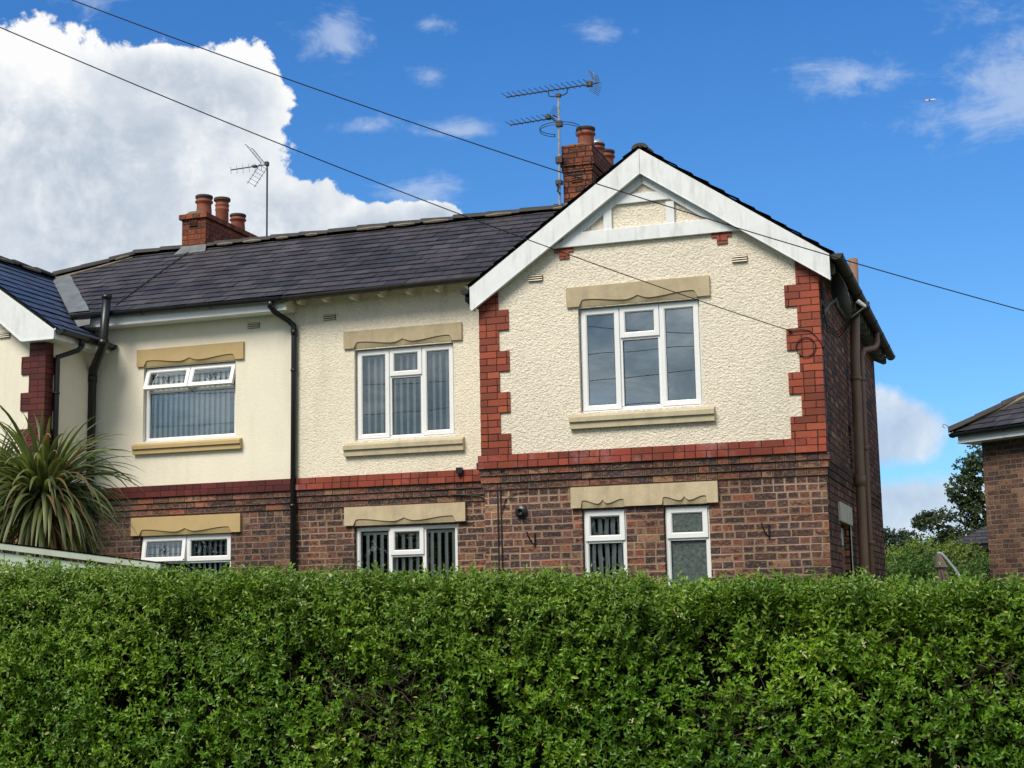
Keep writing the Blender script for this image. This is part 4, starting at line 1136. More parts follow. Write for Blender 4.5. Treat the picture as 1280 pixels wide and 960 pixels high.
# ------------------------------------------------------------------ aerials, dish, wires
def yagi(b, p0, p1, n, elen, r=0.004, edir=(0, 1, 0), tilt=0.0, taper=0.75):
    p0, p1 = Vector(p0), Vector(p1); e = Vector(edir).normalized()
    b.tube([p0, p1], 0.009, 6)
    for i in range(n):
        p = p0.lerp(p1, i / (n - 1)); k = elen * (taper + (1 - taper) * i / (n - 1))
        b.tube([p - e * k * 0.62 + Vector((0, 0, 0.008)), p + e * k * 0.3 + Vector((0, 0, 0.008))], r, 5)
A = empty('tv_aerial', (0.075, 2.90, 6.9))
tag(A, 'tall mast with two long television aerials and a radio loop strapped to the right chimney', 'aerial')
b = MB(); b.tube([(0.065, 2.90, 6.72), (0.078, 2.90, 7.55), (0.086, 2.90, 8.19)], 0.016, 8); b.build('mast', M['pale_metal'], A)
b = MB(); b.tube([(0.04, 2.90, 6.98), (0.04, 2.99, 6.98)], 0.02, 6); b.box(0.03, 0.12, 2.86, 2.955, 7.28, 7.36); b.box(0.02, 0.10, 2.87, 2.955, 7.00, 7.05); b.tube([(0.07, 2.88, 6.98), (0.05, 2.86, 6.90), (0.09, 2.87, 6.86)], 0.012, 6); b.build('wall_bracket', M['aerial'], A)
ed = (0.25, 1, -0.1)
b = MB(); yagi(b, (-0.63, 2.9, 8.262), (0.50, 2.9, 8.285), 16, 0.26, edir=ed)
b.tube([(-0.05, 2.9, 8.265), (-0.045, 2.9, 8.20), (0.0, 2.9, 8.185), (0.16, 2.9, 8.19), (0.2, 2.9, 8.21), (0.21, 2.9, 8.27)], 0.008, 6); b.box(0.055, 0.115, 2.87, 2.93, 8.17, 8.21)
b.box(0.47, 0.54, 2.86, 2.94, 8.26, 8.32); b.tube([(0.5, 2.9, 8.285), (0.63, 2.9, 8.29)], 0.009, 6); b.build('long_boom_aerial', M['aerial'], A)
b = MB()
for sg in (-1, 1):
    for k in range(6):
        z = 8.295 + sg * (0.02 + 0.022 * k); x = 0.60 - 0.008 * k
        b.tube([(x - 0.03, 2.76, z), (x + 0.03, 3.04, z)], 0.0035, 5)
    b.tube([(0.60, 2.9, 8.295), (0.56, 2.9, 8.295 + sg * 0.14)], 0.005, 5)
b.build('reflector', M['pale_metal'], A)
b = MB(); yagi(b, (-0.59, 2.9, 7.875), (0.0, 2.9, 7.895), 9, 0.24, edir=ed); b.box(-0.09, -0.03, 2.86, 2.94, 7.89, 7.94)
b.tube([(-0.02, 2.9, 7.9), (0.02, 2.9, 7.86), (0.08, 2.9, 7.84)], 0.012, 6); b.tube([(0.0, 2.9, 7.93), (0.07, 2.9, 7.90)], 0.01, 6)
for k in range(5):
    b.tube([(-0.005 + k * .012, 2.8, 7.94 + k * .02), (0.03 + k * .012, 3.0, 7.94 + k * .02)], 0.003, 5)
b.box(0.045, 0.125, 2.86, 2.94, 7.77, 7.84); b.build('short_boom_aerial', M['aerial'], A)
b = MB()
R_ = 0.265
def arc(z, t0, t1, n=22): return [(0.09 + R_ * math.cos(t0 + (t1 - t0) * i / n), 2.92 + R_ * math.sin(t0 + (t1 - t0) * i / n), z) for i in range(n + 1)]
a0, a1 = math.radians(120), math.radians(418)
lo, hi = arc(7.72, a0, a1), arc(7.752, a0, a1)
b.tube(hi + [((hi[-1][0] + lo[-1][0]) / 2 + 0.02, lo[-1][1], 7.736)] + lo[::-1] + [(hi[0][0] - 0.02, hi[0][1], 7.736), hi[0]], 0.005, 6)
b.build('radio_loop', M['aerial'], A)

A = empty('tv_aerial', (-5.17, 4.88, 7.2))
tag(A, 'small television aerial with a folded corner reflector on a thin mast behind the left chimney', 'aerial')
b = MB(); b.tube([(-5.172, 4.85, 6.6), (-5.17, 4.85, 8.44)], 0.014, 8); b.build('mast', M['aerial'], A)
b = MB(); yagi(b, (-5.80, 4.85, 8.405), (-5.17, 4.85, 8.42), 7, 0.2, edir=(-0.25, 0.3, 0.9), r=0.0035); b.box(-5.42, -5.35, 4.82, 4.88, 8.40, 8.43); b.box(-5.20, -5.15, 4.82, 4.88, 8.40, 8.46); b.build('boom', M['aerial'], A)
b = MB()
for (ex, ez) in ((-0.27, 0.33), (-0.23, -0.30)):
    for yy in (4.74, 4.96): b.tube([(-5.22, yy, 8.42), (-5.22 + ex, yy, 8.42 + ez)], 0.0045, 5)
    for k in range(6):
        t = (k + 0.6) / 6; b.tube([(-5.22 + ex * t, 4.70, 8.42 + ez * t), (-5.22 + ex * t, 5.0, 8.42 + ez * t)], 0.003, 5)
b.build('reflector', M['aerial'], A)

# satellite dish on the flank wall
D = empty('satellite_dish', (3.62, 0.30, 4.55)); tag(D, 'grey satellite dish on the side wall just under the right-hand gutter', 'satellite dish')
c = Vector((3.805, 0.36, 4.70)); n = Vector((0.86, 0.40, 0.24)).normalized(); ux = n.cross(Vector((0, 0, 1))).normalized(); uz = ux.cross(n).normalized()
if uz.z < 0: uz = -uz
b = MB(); rings = 8; seg = 28; base = 0
for side in (0, 1):
    for i in range(rings + 1):
        rr = i / rings
        for k in range(seg):
            t = 2 * PI * k / seg
            p = c + ux * (math.cos(t) * 0.225 * rr) + uz * (math.sin(t) * 0.255 * rr) + n * (0.045 * rr * rr - 0.045 + (0.006 if side else 0))
            b.v.append(tuple(p))
    off = side * (rings + 1) * seg
    for i in range(rings):
        for k in range(seg):
            k2 = (k + 1) % seg; b.f.append((off + i * seg + k, off + i * seg + k2, off + (i + 1) * seg + k2, off + (i + 1) * seg + k)); b.m.append(0); b.t.append(.5)
b.tube([tuple(c + ux * (math.cos(2 * PI * k / 28) * 0.225) + uz * (math.sin(2 * PI * k / 28) * 0.255) + n * 0.003) for k in range(29)], 0.005, 6)
b.build('reflector_bowl', M['dish'], D, smooth=True)
b = MB(); e = c + n * 0.21 - uz * 0.17; b.tube([c - uz * 0.225, c - uz * 0.235 + n * 0.05, e], 0.011, 8); b.build('arm', M['dark_metal'], D)
b = MB(); b.tube([e + n * 0.02 + uz * 0.005, e - n * 0.05 + uz * 0.085], [0.018, 0.024], 12); b.build('receiver', M['white'], D)
b = MB(); b.tube([e + n * 0.03, e + n * 0.045 + uz * 0.03, e + uz * 0.05 + n * 0.05], 0.024, 8); b.build('receiver_body', M['dark_metal'], D)
b = MB(); b.box(3.61, 3.63, 0.22, 0.34, 4.50, 4.66); b.tube([(3.63, 0.28, 4.52), (3.70, 0.30, 4.62), tuple(c - n * 0.05 - uz * 0.02)], 0.017, 8)
b.tube([tuple(c - n * 0.05), tuple(c - n * 0.052 - uz * 0.10), tuple(c - uz * 0.22)], 0.014, 6); b.build('bracket', M['pale_metal'], D)
b = MB()
for q in range(3):
    b.tube([tuple(e), (3.74, 0.5 + q * .05, 4.36 - q * 0.02), (3.66, 0.30, 4.40 - q * 0.03), (3.63, 0.24, 4.56 + 0.04 * q), (3.64, 0.12, 4.52 - .05 * q), (3.625, 0.05, 4.25)], 0.006, 6)
b.tube([(3.626, 0.05, 4.9), (3.626, 0.05, 2.2)], 0.006, 6)
b.build('feed_cable', M['cable'], D)

def wire(name, a, c, sag, label, r=0.009, extra=None, group='overhead telephone wires', n=40):
    a, c = Vector(a), Vector(c); pts = [tuple(a.lerp(c, i / n) - Vector((0, 0, sag * 4 * (i / n) * (1 - i / n)))) for i in range(n + 1)]
    b = MB(); b.tube(pts, r, 6, cap=True)
    if extra: extra(b)
    me_loc = a
    b.v = [tuple(Vector(v) - me_loc) for v in b.v]
    o = b.build(name, M['cable'], None, local=True); o.location = me_loc
    return tag(o, label, 'wire', group)

# one wire sags across the whole view, the other drops to the right-hand quoin
def wire_curve(P, d, coef, s0, s1, label, extra=None, r=0.005, n=60):
    d = Vector((d[0], d[1], 0)).normalized(); a, b_, c = coef
    pts = []
    for i in range(n + 1):
        s = s0 + (s1 - s0) * i / n
        pts.append(Vector((P[0] + d.x * s, P[1] + d.y * s, a * s * s + b_ * s + c)))
    b = MB(); b.tube(pts, r, 6)
    if extra: extra(b)
    o0 = pts[0]; b.v = [tuple(Vector(v) - o0) for v in b.v]
    o = b.build('telephone_wire', M['cable'], None); o.location = o0
    return tag(o, label, 'wire', 'overhead telephone wires')
wire_curve((-2, -4.5), (.9, .43), (6.4873e-3, -.37283, 6.8464), -9, 13.5, 'upper overhead wire running right across the sky and in front of the chimney and gable')
def coil(b):
    b.tube([(3.31, -0.05, 4.318), (3.34, -0.045, 4.305)], 0.014, 6)
    b.tube([(3.32, -0.045, 4.31), (3.43, -0.045, 4.318), (3.52, -0.04, 4.30), (3.58, -0.04, 4.24), (3.63, -0.036, 4.16), (3.645, 0.02, 4.10), (3.645, 0.03, 3.6)], 0.0055, 6)
    b.tube([(3.475 + 0.098 * math.cos(t), -0.045, 4.135 + 0.098 * math.sin(t)) for t in [2 * PI * k / 24 for k in range(25)]], 0.0055, 6)
wire_curve((3.31, -.05), (-7.9, -9.5), (6.1436e-3, .1692, 4.3179), 0, 15, 'lower overhead wire dropping to a coil on the right-hand red quoin', coil, r=0.0045)

# distant airliner
b = MB()
ap = Vector((-139.6, 3989.0, 1325.4)); ax = Vector((0.97, 0.1, 0.02)).normalized(); ay = Vector((-0.1, 0.97, 0.1)).normalized(); az_ = ax.cross(ay)
b.tube([ax * -15, ax * -12, ax * 10, ax * 14.5], [0.6, 1.9, 1.9, 0.4], 10)
def tri(pts, th=0.25, mi=0):
    b.poly([p + az_ * th for p in pts], mi); b.poly([p - az_ * th for p in pts][::-1], mi)
    for i in range(len(pts)):
        j = (i + 1) % len(pts); b.poly([pts[i] - az_ * th, pts[j] - az_ * th, pts[j] + az_ * th, pts[i] + az_ * th], mi)
for s in (-1, 1):
    tri([ax * 3, ax * -3, ax * -7 + ay * 15 * s, ax * -5 + ay * 15 * s]); tri([ax * -12, ax * -14.5, ax * -15.5 + ay * 5.5 * s, ax * -14.5 + ay * 5.5 * s])
b.tube([ax * 1 + ay * 5 - az_ * 1.8, ax * -3 + ay * 5 - az_ * 1.8], 1.0, 8); b.tube([ax * 1 - ay * 5 - az_ * 1.8, ax * -3 - ay * 5 - az_ * 1.8], 1.0, 8)
jet = b.build('airplane', M['white'], None); jet.location = ap
tag(jet, 'tiny white airliner high in the sky beside the right-hand cloud', 'airplane')
b = MB()
b.poly([ax * -10 + az_ * 1.5, ax * -15 + az_ * 1.5, ax * -17 + az_ * 6.5, ax * -14.5 + az_ * 6.5]); b.poly([ax * -10 + az_ * 1.5 + ay * .3, ax * -14.5 + az_ * 6.5 + ay * .3, ax * -17 + az_ * 6.5 + ay * .3, ax * -15 + az_ * 1.5 + ay * .3])
o = b.build('tail_fin', plain('red_tail_paint', (0.5, 0.05, 0.05)), None); o.parent = jet

# ------------------------------------------------------------------ fast leaf meshes
def add_mesh_np(name, verts, quads, tint, mats, parent=None, loc=(0, 0, 0), mat_idx=None):
    me = bpy.data.meshes.new(name)
    nv, nf = len(verts), len(quads)
    me.vertices.add(nv); me.vertices.foreach_set('co', (verts - np.array(loc)).astype(np.float32).ravel())
    k = quads.shape[1]
    me.loops.add(nf * k); me.loops.foreach_set('vertex_index', quads.astype(np.int32).ravel())
    me.polygons.add(nf); me.polygons.foreach_set('loop_start', np.arange(0, nf * k, k, dtype=np.int32))
    try: me.polygons.foreach_set('loop_total', np.full(nf, k, dtype=np.int32))
    except Exception: pass
    if mat_idx is not None: me.polygons.foreach_set('material_index', mat_idx.astype(np.int32))
    me.update(calc_edges=True)
    a = me.attributes.new('tint', 'FLOAT', 'FACE'); a.data.foreach_set('value', tint.astype(np.float32))
    o = link_mesh(name, me, mats, parent)
    if parent is None: o.location = loc
    return o
def norm(v): return v / np.maximum(1e-9, np.linalg.norm(v, axis=1, keepdims=True))
def leaf_geo(pos, dirs, nrm, length, width, fold=0.25, curl=0.15):
    """pointed oval leaves, two quads folded at the midrib"""
    dirs = norm(dirs); side = norm(np.cross(dirs, nrm)); up = np.cross(side, dirs)
    L = length[:, None]; Wd = width[:, None]
    def P(a, b_, c): return pos + dirs * L * a + side * Wd * b_ + up * L * c
    v = np.stack([P(0, 0, 0), P(.32, .46, fold * .22), P(.70, .36, fold * .22 - curl * .3), P(1, 0, -curl), P(.70, -.36, fold * .22 - curl * .3), P(.32, -.46, fold * .22)], 1)
    n = len(pos); base = (np.arange(n) * 6)[:, None]
    q = np.concatenate([base + np.array([[0, 1, 2, 3]]), base + np.array([[0, 3, 4, 5]])], 1).reshape(-1, 4)
    return v.reshape(-1, 3), q
def sprig_leaves(base, axis, slen, npairs, ll, lw, rng, spread=0.95, fold=0.25, droop=0.0):
    """opposite pairs of leaves up each shoot"""
    n = len(base); axis = norm(axis)
    r = norm(rng.normal(size=(n, 3))); s0 = norm(np.cross(axis, r)); s1 = np.cross(axis, s0)
    P_, D_, N_, L_ = [], [], [], []
    for k in range(npairs):
        t = (k + 0.6) / npairs
        c = base + axis * (slen * t)[:, None]
        a = s0 if k % 2 == 0 else s1
        sp = spread * (1 - 0.45 * t)
        for sg in (-1, 1):
            d = a * sg * sp + axis * (1 - 0.3 * sp) * 0.75 + rng.normal(size=(n, 3)) * 0.2
            d[:, 2] -= droop
            P_.append(c); D_.append(d); N_.append(axis + rng.normal(size=(n, 3)) * 0.25)
            L_.append(ll * rng.uniform(0.65, 1.15, n) * (1 - 0.35 * t))
    pos, dr, nm, L = np.concatenate(P_), np.concatenate(D_), np.concatenate(N_), np.concatenate(L_)
    tint = np.concatenate([RNG.random(n)] * 1); tint = np.tile(tint, npairs * 2) + rng.uniform(0, 0.2, len(pos))
    v, q = leaf_geo(pos, dr, nm, L, L * lw, fold)
    return v, q, np.repeat(tint, 2)
def merge(parts):
    V, Q, T = [], [], []; off = 0
    for v, q, t in parts:
        V.append(v); Q.append(q + off); T.append(t); off += len(v)
    return np.concatenate(V), np.concatenate(Q), np.concatenate(T)

# smooth value noise for clump shaping
def vnoise(p, scale, seed=0):
    p = p * scale; i = np.floor(p).astype(np.int64); f = p - i; f = f * f * (3 - 2 * f)
    def h(a):
        x = (a[:, 0] * 374761393 + a[:, 1] * 668265263 + a[:, 2] * 2147483647 + seed * 974711) & 0xffffffff
        x = ((x ^ (x >> 13)) * 1274126177) & 0xffffffff
        return ((x ^ (x >> 16)) & 0xffff) / 65535.0
    out = 0
    for dx in (0, 1):
        for dy in (0, 1):
            for dz in (0, 1):
                w = (f[:, 0] if dx else 1 - f[:, 0]) * (f[:, 1] if dy else 1 - f[:, 1]) * (f[:, 2] if dz else 1 - f[:, 2])
                out = out + w * h(i + np.array([dx, dy, dz]))
    return out

# ------------------------------------------------------------------ the privet hedge
HY = -9.30
def hedge_top(x):
    return np.interp(x, [-3, 0.3, 0.9, 1.6, 2.4, 3.3, 4.4, 5.5, 6.5, 9], [1.90, 1.825, 1.798, 1.758, 1.725, 1.692, 1.648, 1.606, 1.57, 1.50])
def build_hedge():
    rng = np.random.default_rng(5)
    hx0, hx1 = -1.8, 8.6
    parts = []
    # front face shoots
    def face(n, x0, x1, z0, top_off=0.0, ll=0.029):
        x = rng.uniform(x0, x1, n); tz = hedge_top(x); z = z0 + (tz - z0) * rng.random(n)
        p = np.stack([x, np.zeros(n), z], 1)
        bulge = (vnoise(p, 2.1, 1) - 0.5) * 0.16 + (vnoise(p, 6.0, 2) - 0.5) * 0.09
        rt = np.clip((z - (tz - 0.14)) / 0.14, 0, 1) ** 2 * 0.10           # shoulder rounds over
        y = HY - bulge + rt + rng.uniform(0, 1, n) ** 1.5 * 0.15
        bare = vnoise(p, 2.6, 9) * 0.6 + vnoise(p, 7, 10) * 0.4
        spots = np.zeros(n)
        for (sx, sz, sr) in ((2.55, 1.32, 0.16), (2.95, 1.25, 0.13), (3.35, 1.42, 0.07), (5.25, 1.28, 0.10), (4.33, 1.10, 0.08), (2.75, 1.12, 0.10), (1.6, 1.2, 0.06), (4.0, 1.45, 0.05)):
            spots = np.maximum(spots, np.exp(-((x - sx) ** 2 + (z - sz) ** 2) / (sr * sr)))
        keep = (rng.random(n) > spots * 0.58) & ((bare < 0.68) | (rng.random(n) < 0.4))
        y = y + spots * 0.08
        base = np.stack([x, y, z], 1)[keep]; m = len(base)
        ax = np.stack([rng.normal(0, 0.45, m), -0.75 + rng.normal(0, 0.25, m), 0.55 + rng.normal(0, 0.35, m)], 1)
        return sprig_leaves(base, ax, rng.uniform(0.04, 0.095, m), 4, ll, 0.50, rng, spread=1.15, fold=0.35, droop=0.0)
    parts.append(face(19500, hx0, hx1, 0.75))
    parts.append(face(7500, hx0, hx1, 1.30))
    parts.append(face(3000, hx0, hx1, 0.05, ll=0.038))
    # trimmed top
    n = 16000
    x = rng.uniform(hx0, hx1, n); yy = rng.random(n) ** 1.4 * 0.7
    p = np.stack([x, yy, np.zeros(n)], 1)
    z = hedge_top(x) - 0.055 + (vnoise(p, 3.2, 4) - 0.5) * 0.055 + (vnoise(p, 9.0, 5) - 0.5) * 0.04 - rng.random(n) ** 1.5 * 0.12 - np.clip(0.05 - yy, 0, 1) * 0.4
    base = np.stack([x, HY + yy, z], 1)
    ax = np.stack([rng.normal(0, 0.4, n), rng.normal(-0.15, 0.35, n), 1.0 + rng.normal(0, 0.2, n)], 1)
    sl_ = rng.uniform(0.04, 0.09, n); tall = rng.random(n) < 0.03; sl_[tall] *= 1.6
    parts.append(sprig_leaves(base, ax, sl_, 4, 0.028, 0.48, rng, spread=1.1, fold=0.35))
    v, q, t = merge(parts)
    root = empty('privet_hedge', (3.3, HY + 0.4, 0.0))
    tag(root, 'long trimmed privet hedge of small glossy leaves across the whole foreground', 'hedge')
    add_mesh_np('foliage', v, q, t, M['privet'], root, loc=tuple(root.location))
    # dark box painted as inner shade, and woody stems
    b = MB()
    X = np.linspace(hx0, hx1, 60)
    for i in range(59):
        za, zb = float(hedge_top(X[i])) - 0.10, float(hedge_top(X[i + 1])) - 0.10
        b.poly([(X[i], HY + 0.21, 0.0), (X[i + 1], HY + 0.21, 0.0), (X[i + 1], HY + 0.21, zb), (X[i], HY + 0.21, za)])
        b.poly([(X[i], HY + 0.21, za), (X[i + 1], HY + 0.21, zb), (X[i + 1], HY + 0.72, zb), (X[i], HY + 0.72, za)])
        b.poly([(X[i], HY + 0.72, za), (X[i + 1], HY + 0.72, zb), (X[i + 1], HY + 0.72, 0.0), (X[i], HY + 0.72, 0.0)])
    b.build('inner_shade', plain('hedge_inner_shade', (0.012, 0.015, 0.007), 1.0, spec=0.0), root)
    b = MB(); rr = random.Random(4)
    for i in range(1100):
        x = rr.uniform(hx0, hx1); zt = float(hedge_top(x)); z = rr.uniform(0.5, zt - 0.08)
        if i % 3 == 0:
            sx, sz = rr.choice(((2.6, 1.3), (2.9, 1.25), (3.35, 1.4), (5.25, 1.28), (4.33, 1.1), (2.75, 1.12))); x = sx + rr.gauss(0, .13); z = sz + rr.gauss(0, .11)
        p = Vector((x, HY + rr.uniform(0.03, 0.16), z)); d = Vector((rr.gauss(0, 0.7), rr.gauss(-0.35, 0.2), rr.uniform(0.1, 1))).normalized()
        L = rr.uniform(0.07, 0.17); mid = p + d * L * 0.5 + Vector((rr.gauss(0, .01), 0, rr.gauss(0, .01)))
        b.tube([p, mid, p + d * L], [0.0024, 0.0019, 0.001], 4, cap=False)
    b.build('twigs', M['bark'], root)
    b = MB()
    for i in range(34):
        x = rr.uniform(hx0, hx1); z = rr.uniform(0.9, float(hedge_top(x)) - 0.05)
        for k in range(8): 
            c = Vector((x + rr.gauss(0, .008), HY - 0.07 + rr.uniform(-.02, .02), z + rr.gauss(0, .008))); s = rr.uniform(0.0012, 0.003)
            b.box(c.x - s, c.x + s, c.y - s, c.y + s, c.z - s, c.z + s)
    b.build('blossom', M['flower'], root)
build_hedge()

# ------------------------------------------------------------------ cordyline palm behind the shed
def build_cordyline():
    rng = random.Random(21)
    root = empty('cordyline_palm', (-2.58, -4.15, 0.35)); tag(root, 'cordyline palm with arching sword-like leaves in front of the left house', 'palm')
    c0 = Vector((-2.57, -4.15, 2.62))
    b = MB(); b.tube([(-2.58, -4.15, 0.3), (-2.60, -4.15, 1.5), tuple(c0 - Vector((0, 0, 0.1)))], [0.09, 0.075, 0.06], 10); b.build('trunk', M['bark'], root)
    V, Q, T, MI = [], [], [], []
    def blade(az, el, L, wd, droop, dead, org):
        n = 9; d = Vector((math.cos(az) * math.cos(el), math.sin(az) * math.cos(el), math.sin(el)))
        side = Vector((-math.sin(az), math.cos(az), 0)); tw = rng.uniform(-0.5, 0.5)
        p = org.copy(); base = len(V); t = rng.random(); bend = rng.gauss(0, 0.04)
        for i in range(n + 1):
            s = i / n
            w = wd * (0.5 + 0.5 * min(1, s * 5)) * (1 - s ** 2.6) + 0.0012
            up = side.cross(d).normalized(); a = tw * s
            sd = side * math.cos(a) + up * math.sin(a)
            V.append(p - sd * w + up * w * 0.5); V.append(p.copy()); V.append(p + sd * w + up * w * 0.5)
            d = (d + Vector((0, 0, -droop / n * (0.3 + 1.5 * s))) + side * bend / n * 3).normalized(); p = p + d * (L / n)
        for i in range(n):
            for k in range(2):
                a = base + i * 3 + k; Q.append((a, a + 1, a + 4, a + 3)); T.append(t); MI.append(1 if dead else 0)
    for i in range(420):
        az = rng.uniform(0, 2 * PI); u = rng.random()
        el = math.radians(-20 + 92 * u ** 1.1)
        L = rng.uniform(0.62, 0.95); droop = rng.uniform(1.3, 2.9) * (1 - 0.35 * max(0, math.sin(el)))
        org = c0 + Vector((math.cos(az) * .04, math.sin(az) * .04, rng.uniform(-0.12, 0.10)))
        blade(az, el, L, rng.uniform(0.015, 0.025), droop, rng.random() < 0.08, org)
    for i in range(120):
        az = rng.uniform(0, 2 * PI); blade(az, math.radians(rng.uniform(-60, -15)), rng.uniform(0.55, 0.85), 0.013, rng.uniform(1.2, 2.6), True, c0 - Vector((0, 0, rng.uniform(0.05, 0.3))))
    # second head on the left
    c1 = c0 + Vector((-0.62, 0.1, -0.12))
    for i in range(170):
        az = rng.uniform(0, 2 * PI); el = math.radians(-15 + 100 * rng.random() ** 0.8)
        blade(az, el, rng.uniform(0.6, 0.95), 0.016, rng.uniform(0.7, 1.8), rng.random() < 0.12, c1 + Vector((0, 0, rng.uniform(-.1, .1))))
    b = MB(); b.tube([(-2.62, -4.15, 1.6), (-2.9, -4.1, 2.0), tuple(c1)], [0.07, 0.06, 0.05], 9); b.build('trunk', M['bark'], root)
    add_mesh_np('leaves', np.array([tuple(v) for v in V]), np.array(Q), np.array(T), [M['strap'], M['dead']], root, loc=tuple(root.location), mat_idx=np.array(MI))
build_cordyline()

# ------------------------------------------------------------------ pale green shed just behind the hedge
S = empty('garden_shed', (-1.0, -7.0, 0.3)); tag(S, 'pale green garden shed with a sloping white-green roof edge at the left behind the hedge', 'shed')
p0, p1 = Vector((-2.6, -8.35, 2.34)), Vector((0.46, -7.26, 1.862))
dv = (p1 - p0); hd_ = Vector((dv.x, dv.y, 0)).normalized(); back = Vector((-hd_.y, hd_.x, 0))
b = MB()
def quadstrip(b, z_top0, z_top1, drop0, drop1, off, mi=0):
    a = p0 + back * off; c = p1 + back * off
    b.poly([a + Vector((0, 0, z_top0 - drop0)), c + Vector((0, 0, z_top1 - drop1)), c + Vector((0, 0, z_top1)), a + Vector((0, 0, z_top0))], mi)
n_ = 22
for i in range(n_):                                # vertical boards with fine shadow gaps
    t0, t1 = i / n_ + 0.0006, (i + 1) / n_ - 0.0006
    a, c = p0.lerp(p1, t0) + back * 0.012, p0.lerp(p1, t1) + back * 0.012
    b.poly([(a.x, a.y, 0.2), (c.x, c.y, 0.2), (c.x, c.y, c.z - 0.03), (a.x, a.y, a.z - 0.03)])
b.poly([(p1.x, p1.y, 0.2), tuple(Vector((p1.x, p1.y, 0.2)) + back * 2), (p1.x + back.x * 2, p1.y + back.y * 2, p1.z - 0.03), (p1.x, p1.y, p1.z - 0.03)])
b.build('board_wall', M['green_shed'], S)
b = MB(); up = Vector((0, 0, 1))
for (o0, o1, za, zb) in ((-0.012, 0.03, 0.02, -0.018),):
    A_, B_ = p0, p1 + hd_ * 0.05
    q = [A_ + back * o0 + up * zb, B_ + back * o0 + up * zb, B_ + back * o0 + up * za, A_ + back * o0 + up * za]
    r_ = [A_ + back * o1 + up * zb, B_ + back * o1 + up * zb, B_ + back * o1 + up * za, A_ + back * o1 + up * za]
    b.poly(q); b.poly(r_[::-1]); b.poly([q[3], q[2], r_[2], r_[3]]); b.poly([q[0], r_[0], r_[1], q[1]]); b.poly([q[1], r_[1], r_[2], q[2]])
b.build('roof_edge_trim', M['green_trim'], S)
b = MB(); A_, B_ = p0 + up * 0.025 - back * 0.016, p1 + up * 0.025 + hd_ * 0.06 - back * 0.016
b.poly([A_, B_, B_ + back * 2.2, A_ + back * 2.2]); b.poly([A_ - up * .006, A_ + back * 2.2 - up * .006, B_ + back * 2.2 - up * .006, B_ - up * .006]); b.build('roof', M['felt'], S)

# ------------------------------------------------------------------ neighbouring house on the right
N = empty('brick_house', (4.93, 9.35, 0.35), rotz=-math.atan2(0.616, 0.788)); tag(N, 'dark brick house with a hipped slate roof cut off by the right edge', 'house')
b = MB(); he = 3.69                                    # local z of the eaves
nwin = (3.4, 4.6, 1.0, 2.2)
b.panel('y', 0, 0, 9, -0.5, he + 0.1, [nwin]); b.reveal('y', 0, 0.1, nwin); b.panel('x', 0, 0, 8, -0.5, he + 0.1); b.panel('x', 9, 0, 8, -0.5, he + 0.1, flip=True); b.panel('y', 8, 0, 9, -0.5, he + 0.1)
b.build('brick_wall', M['brick_far'], N, local=True)
b = MB(); frame_rect(b, nwin[0], nwin[1], nwin[2], nwin[3], 0.05, 0.1, 0.06); wn_ = b.build('window', M['white'], N, local=True)
b = MB(); b.box(nwin[0] + .05, nwin[1] - .05, 0.07, 0.075, nwin[2] + .05, nwin[3] - .05); b.build('pane', M['glass'], wn_, local=True)
b = MB(); b.box(-0.2, 9.26, -0.28, -0.255, he - 0.02, he + 0.13); b.box(-0.22, -0.195, -0.28, 8.2, he - 0.02, he + 0.13); b.box(-0.255, 9.2, -0.255, -0.001, he - 0.02, he - 0.005); b.box(-0.255, -0.001, -0.001, 8.2, he - 0.02, he - 0.005)
b.build('white_fascia', M['white'], N, local=True)
gutter('gutter', None, (-0.31, -0.335, he + 0.13), (9.4, -0.335, he + 0.15), r=0.055, mt='black'); g_ = bpy.context.scene.collection.objects[-1]
g_.parent = N
sn = 0.62; snl = math.sqrt(1 + sn * sn)
slate_roof('hipped_roof_slope', None, M['slate'], (0, -0.34, he + 0.14), (1, 0, 0), (0, 1, sn), [(-0.34, 0), (9.34, 0), (5.2, 4.34 * snl), (4.0, 4.34 * snl)], seed=31); o = COL.objects[-1]; o.parent = N
slate_roof('hipped_roof_slope', None, M['slate'], (-0.34, 0, he + 0.14), (0, -1, 0), (1, 0, sn), [(-8.34, 0), (0.34, 0), (-4.0, 4.34 * snl)], seed=32); o = COL.objects[-1]; o.parent = N
o = ridge('hip_tiles', None, (-0.34, -0.34, he + 0.16), (4.0, 4.0, he + 0.16 + 4.34 * sn), seed=33, r=0.11); o.parent = N
b = MB(); b.tube([(-0.3, -0.25, he + 0.17), (0.6, 0.42, he + 0.17 + 0.8 * sn), (1.6, 1.44, he + 0.15 + 1.8 * sn)], [0.05, 0.04, 0.02], 6); o = b.build('hip_mortar', M['mortar'], N, local=True)
b = MB(); b.tube([(-0.34, -0.34, he + 0.22), (-0.35, -0.35, he + 0.27), (-0.39, -0.39, he + 0.30), (-0.41, -0.40, he + 0.26), (-0.38, -0.38, he + 0.24)], 0.006, 5); b.build('hip_iron', M['aerial'], N, local=True)

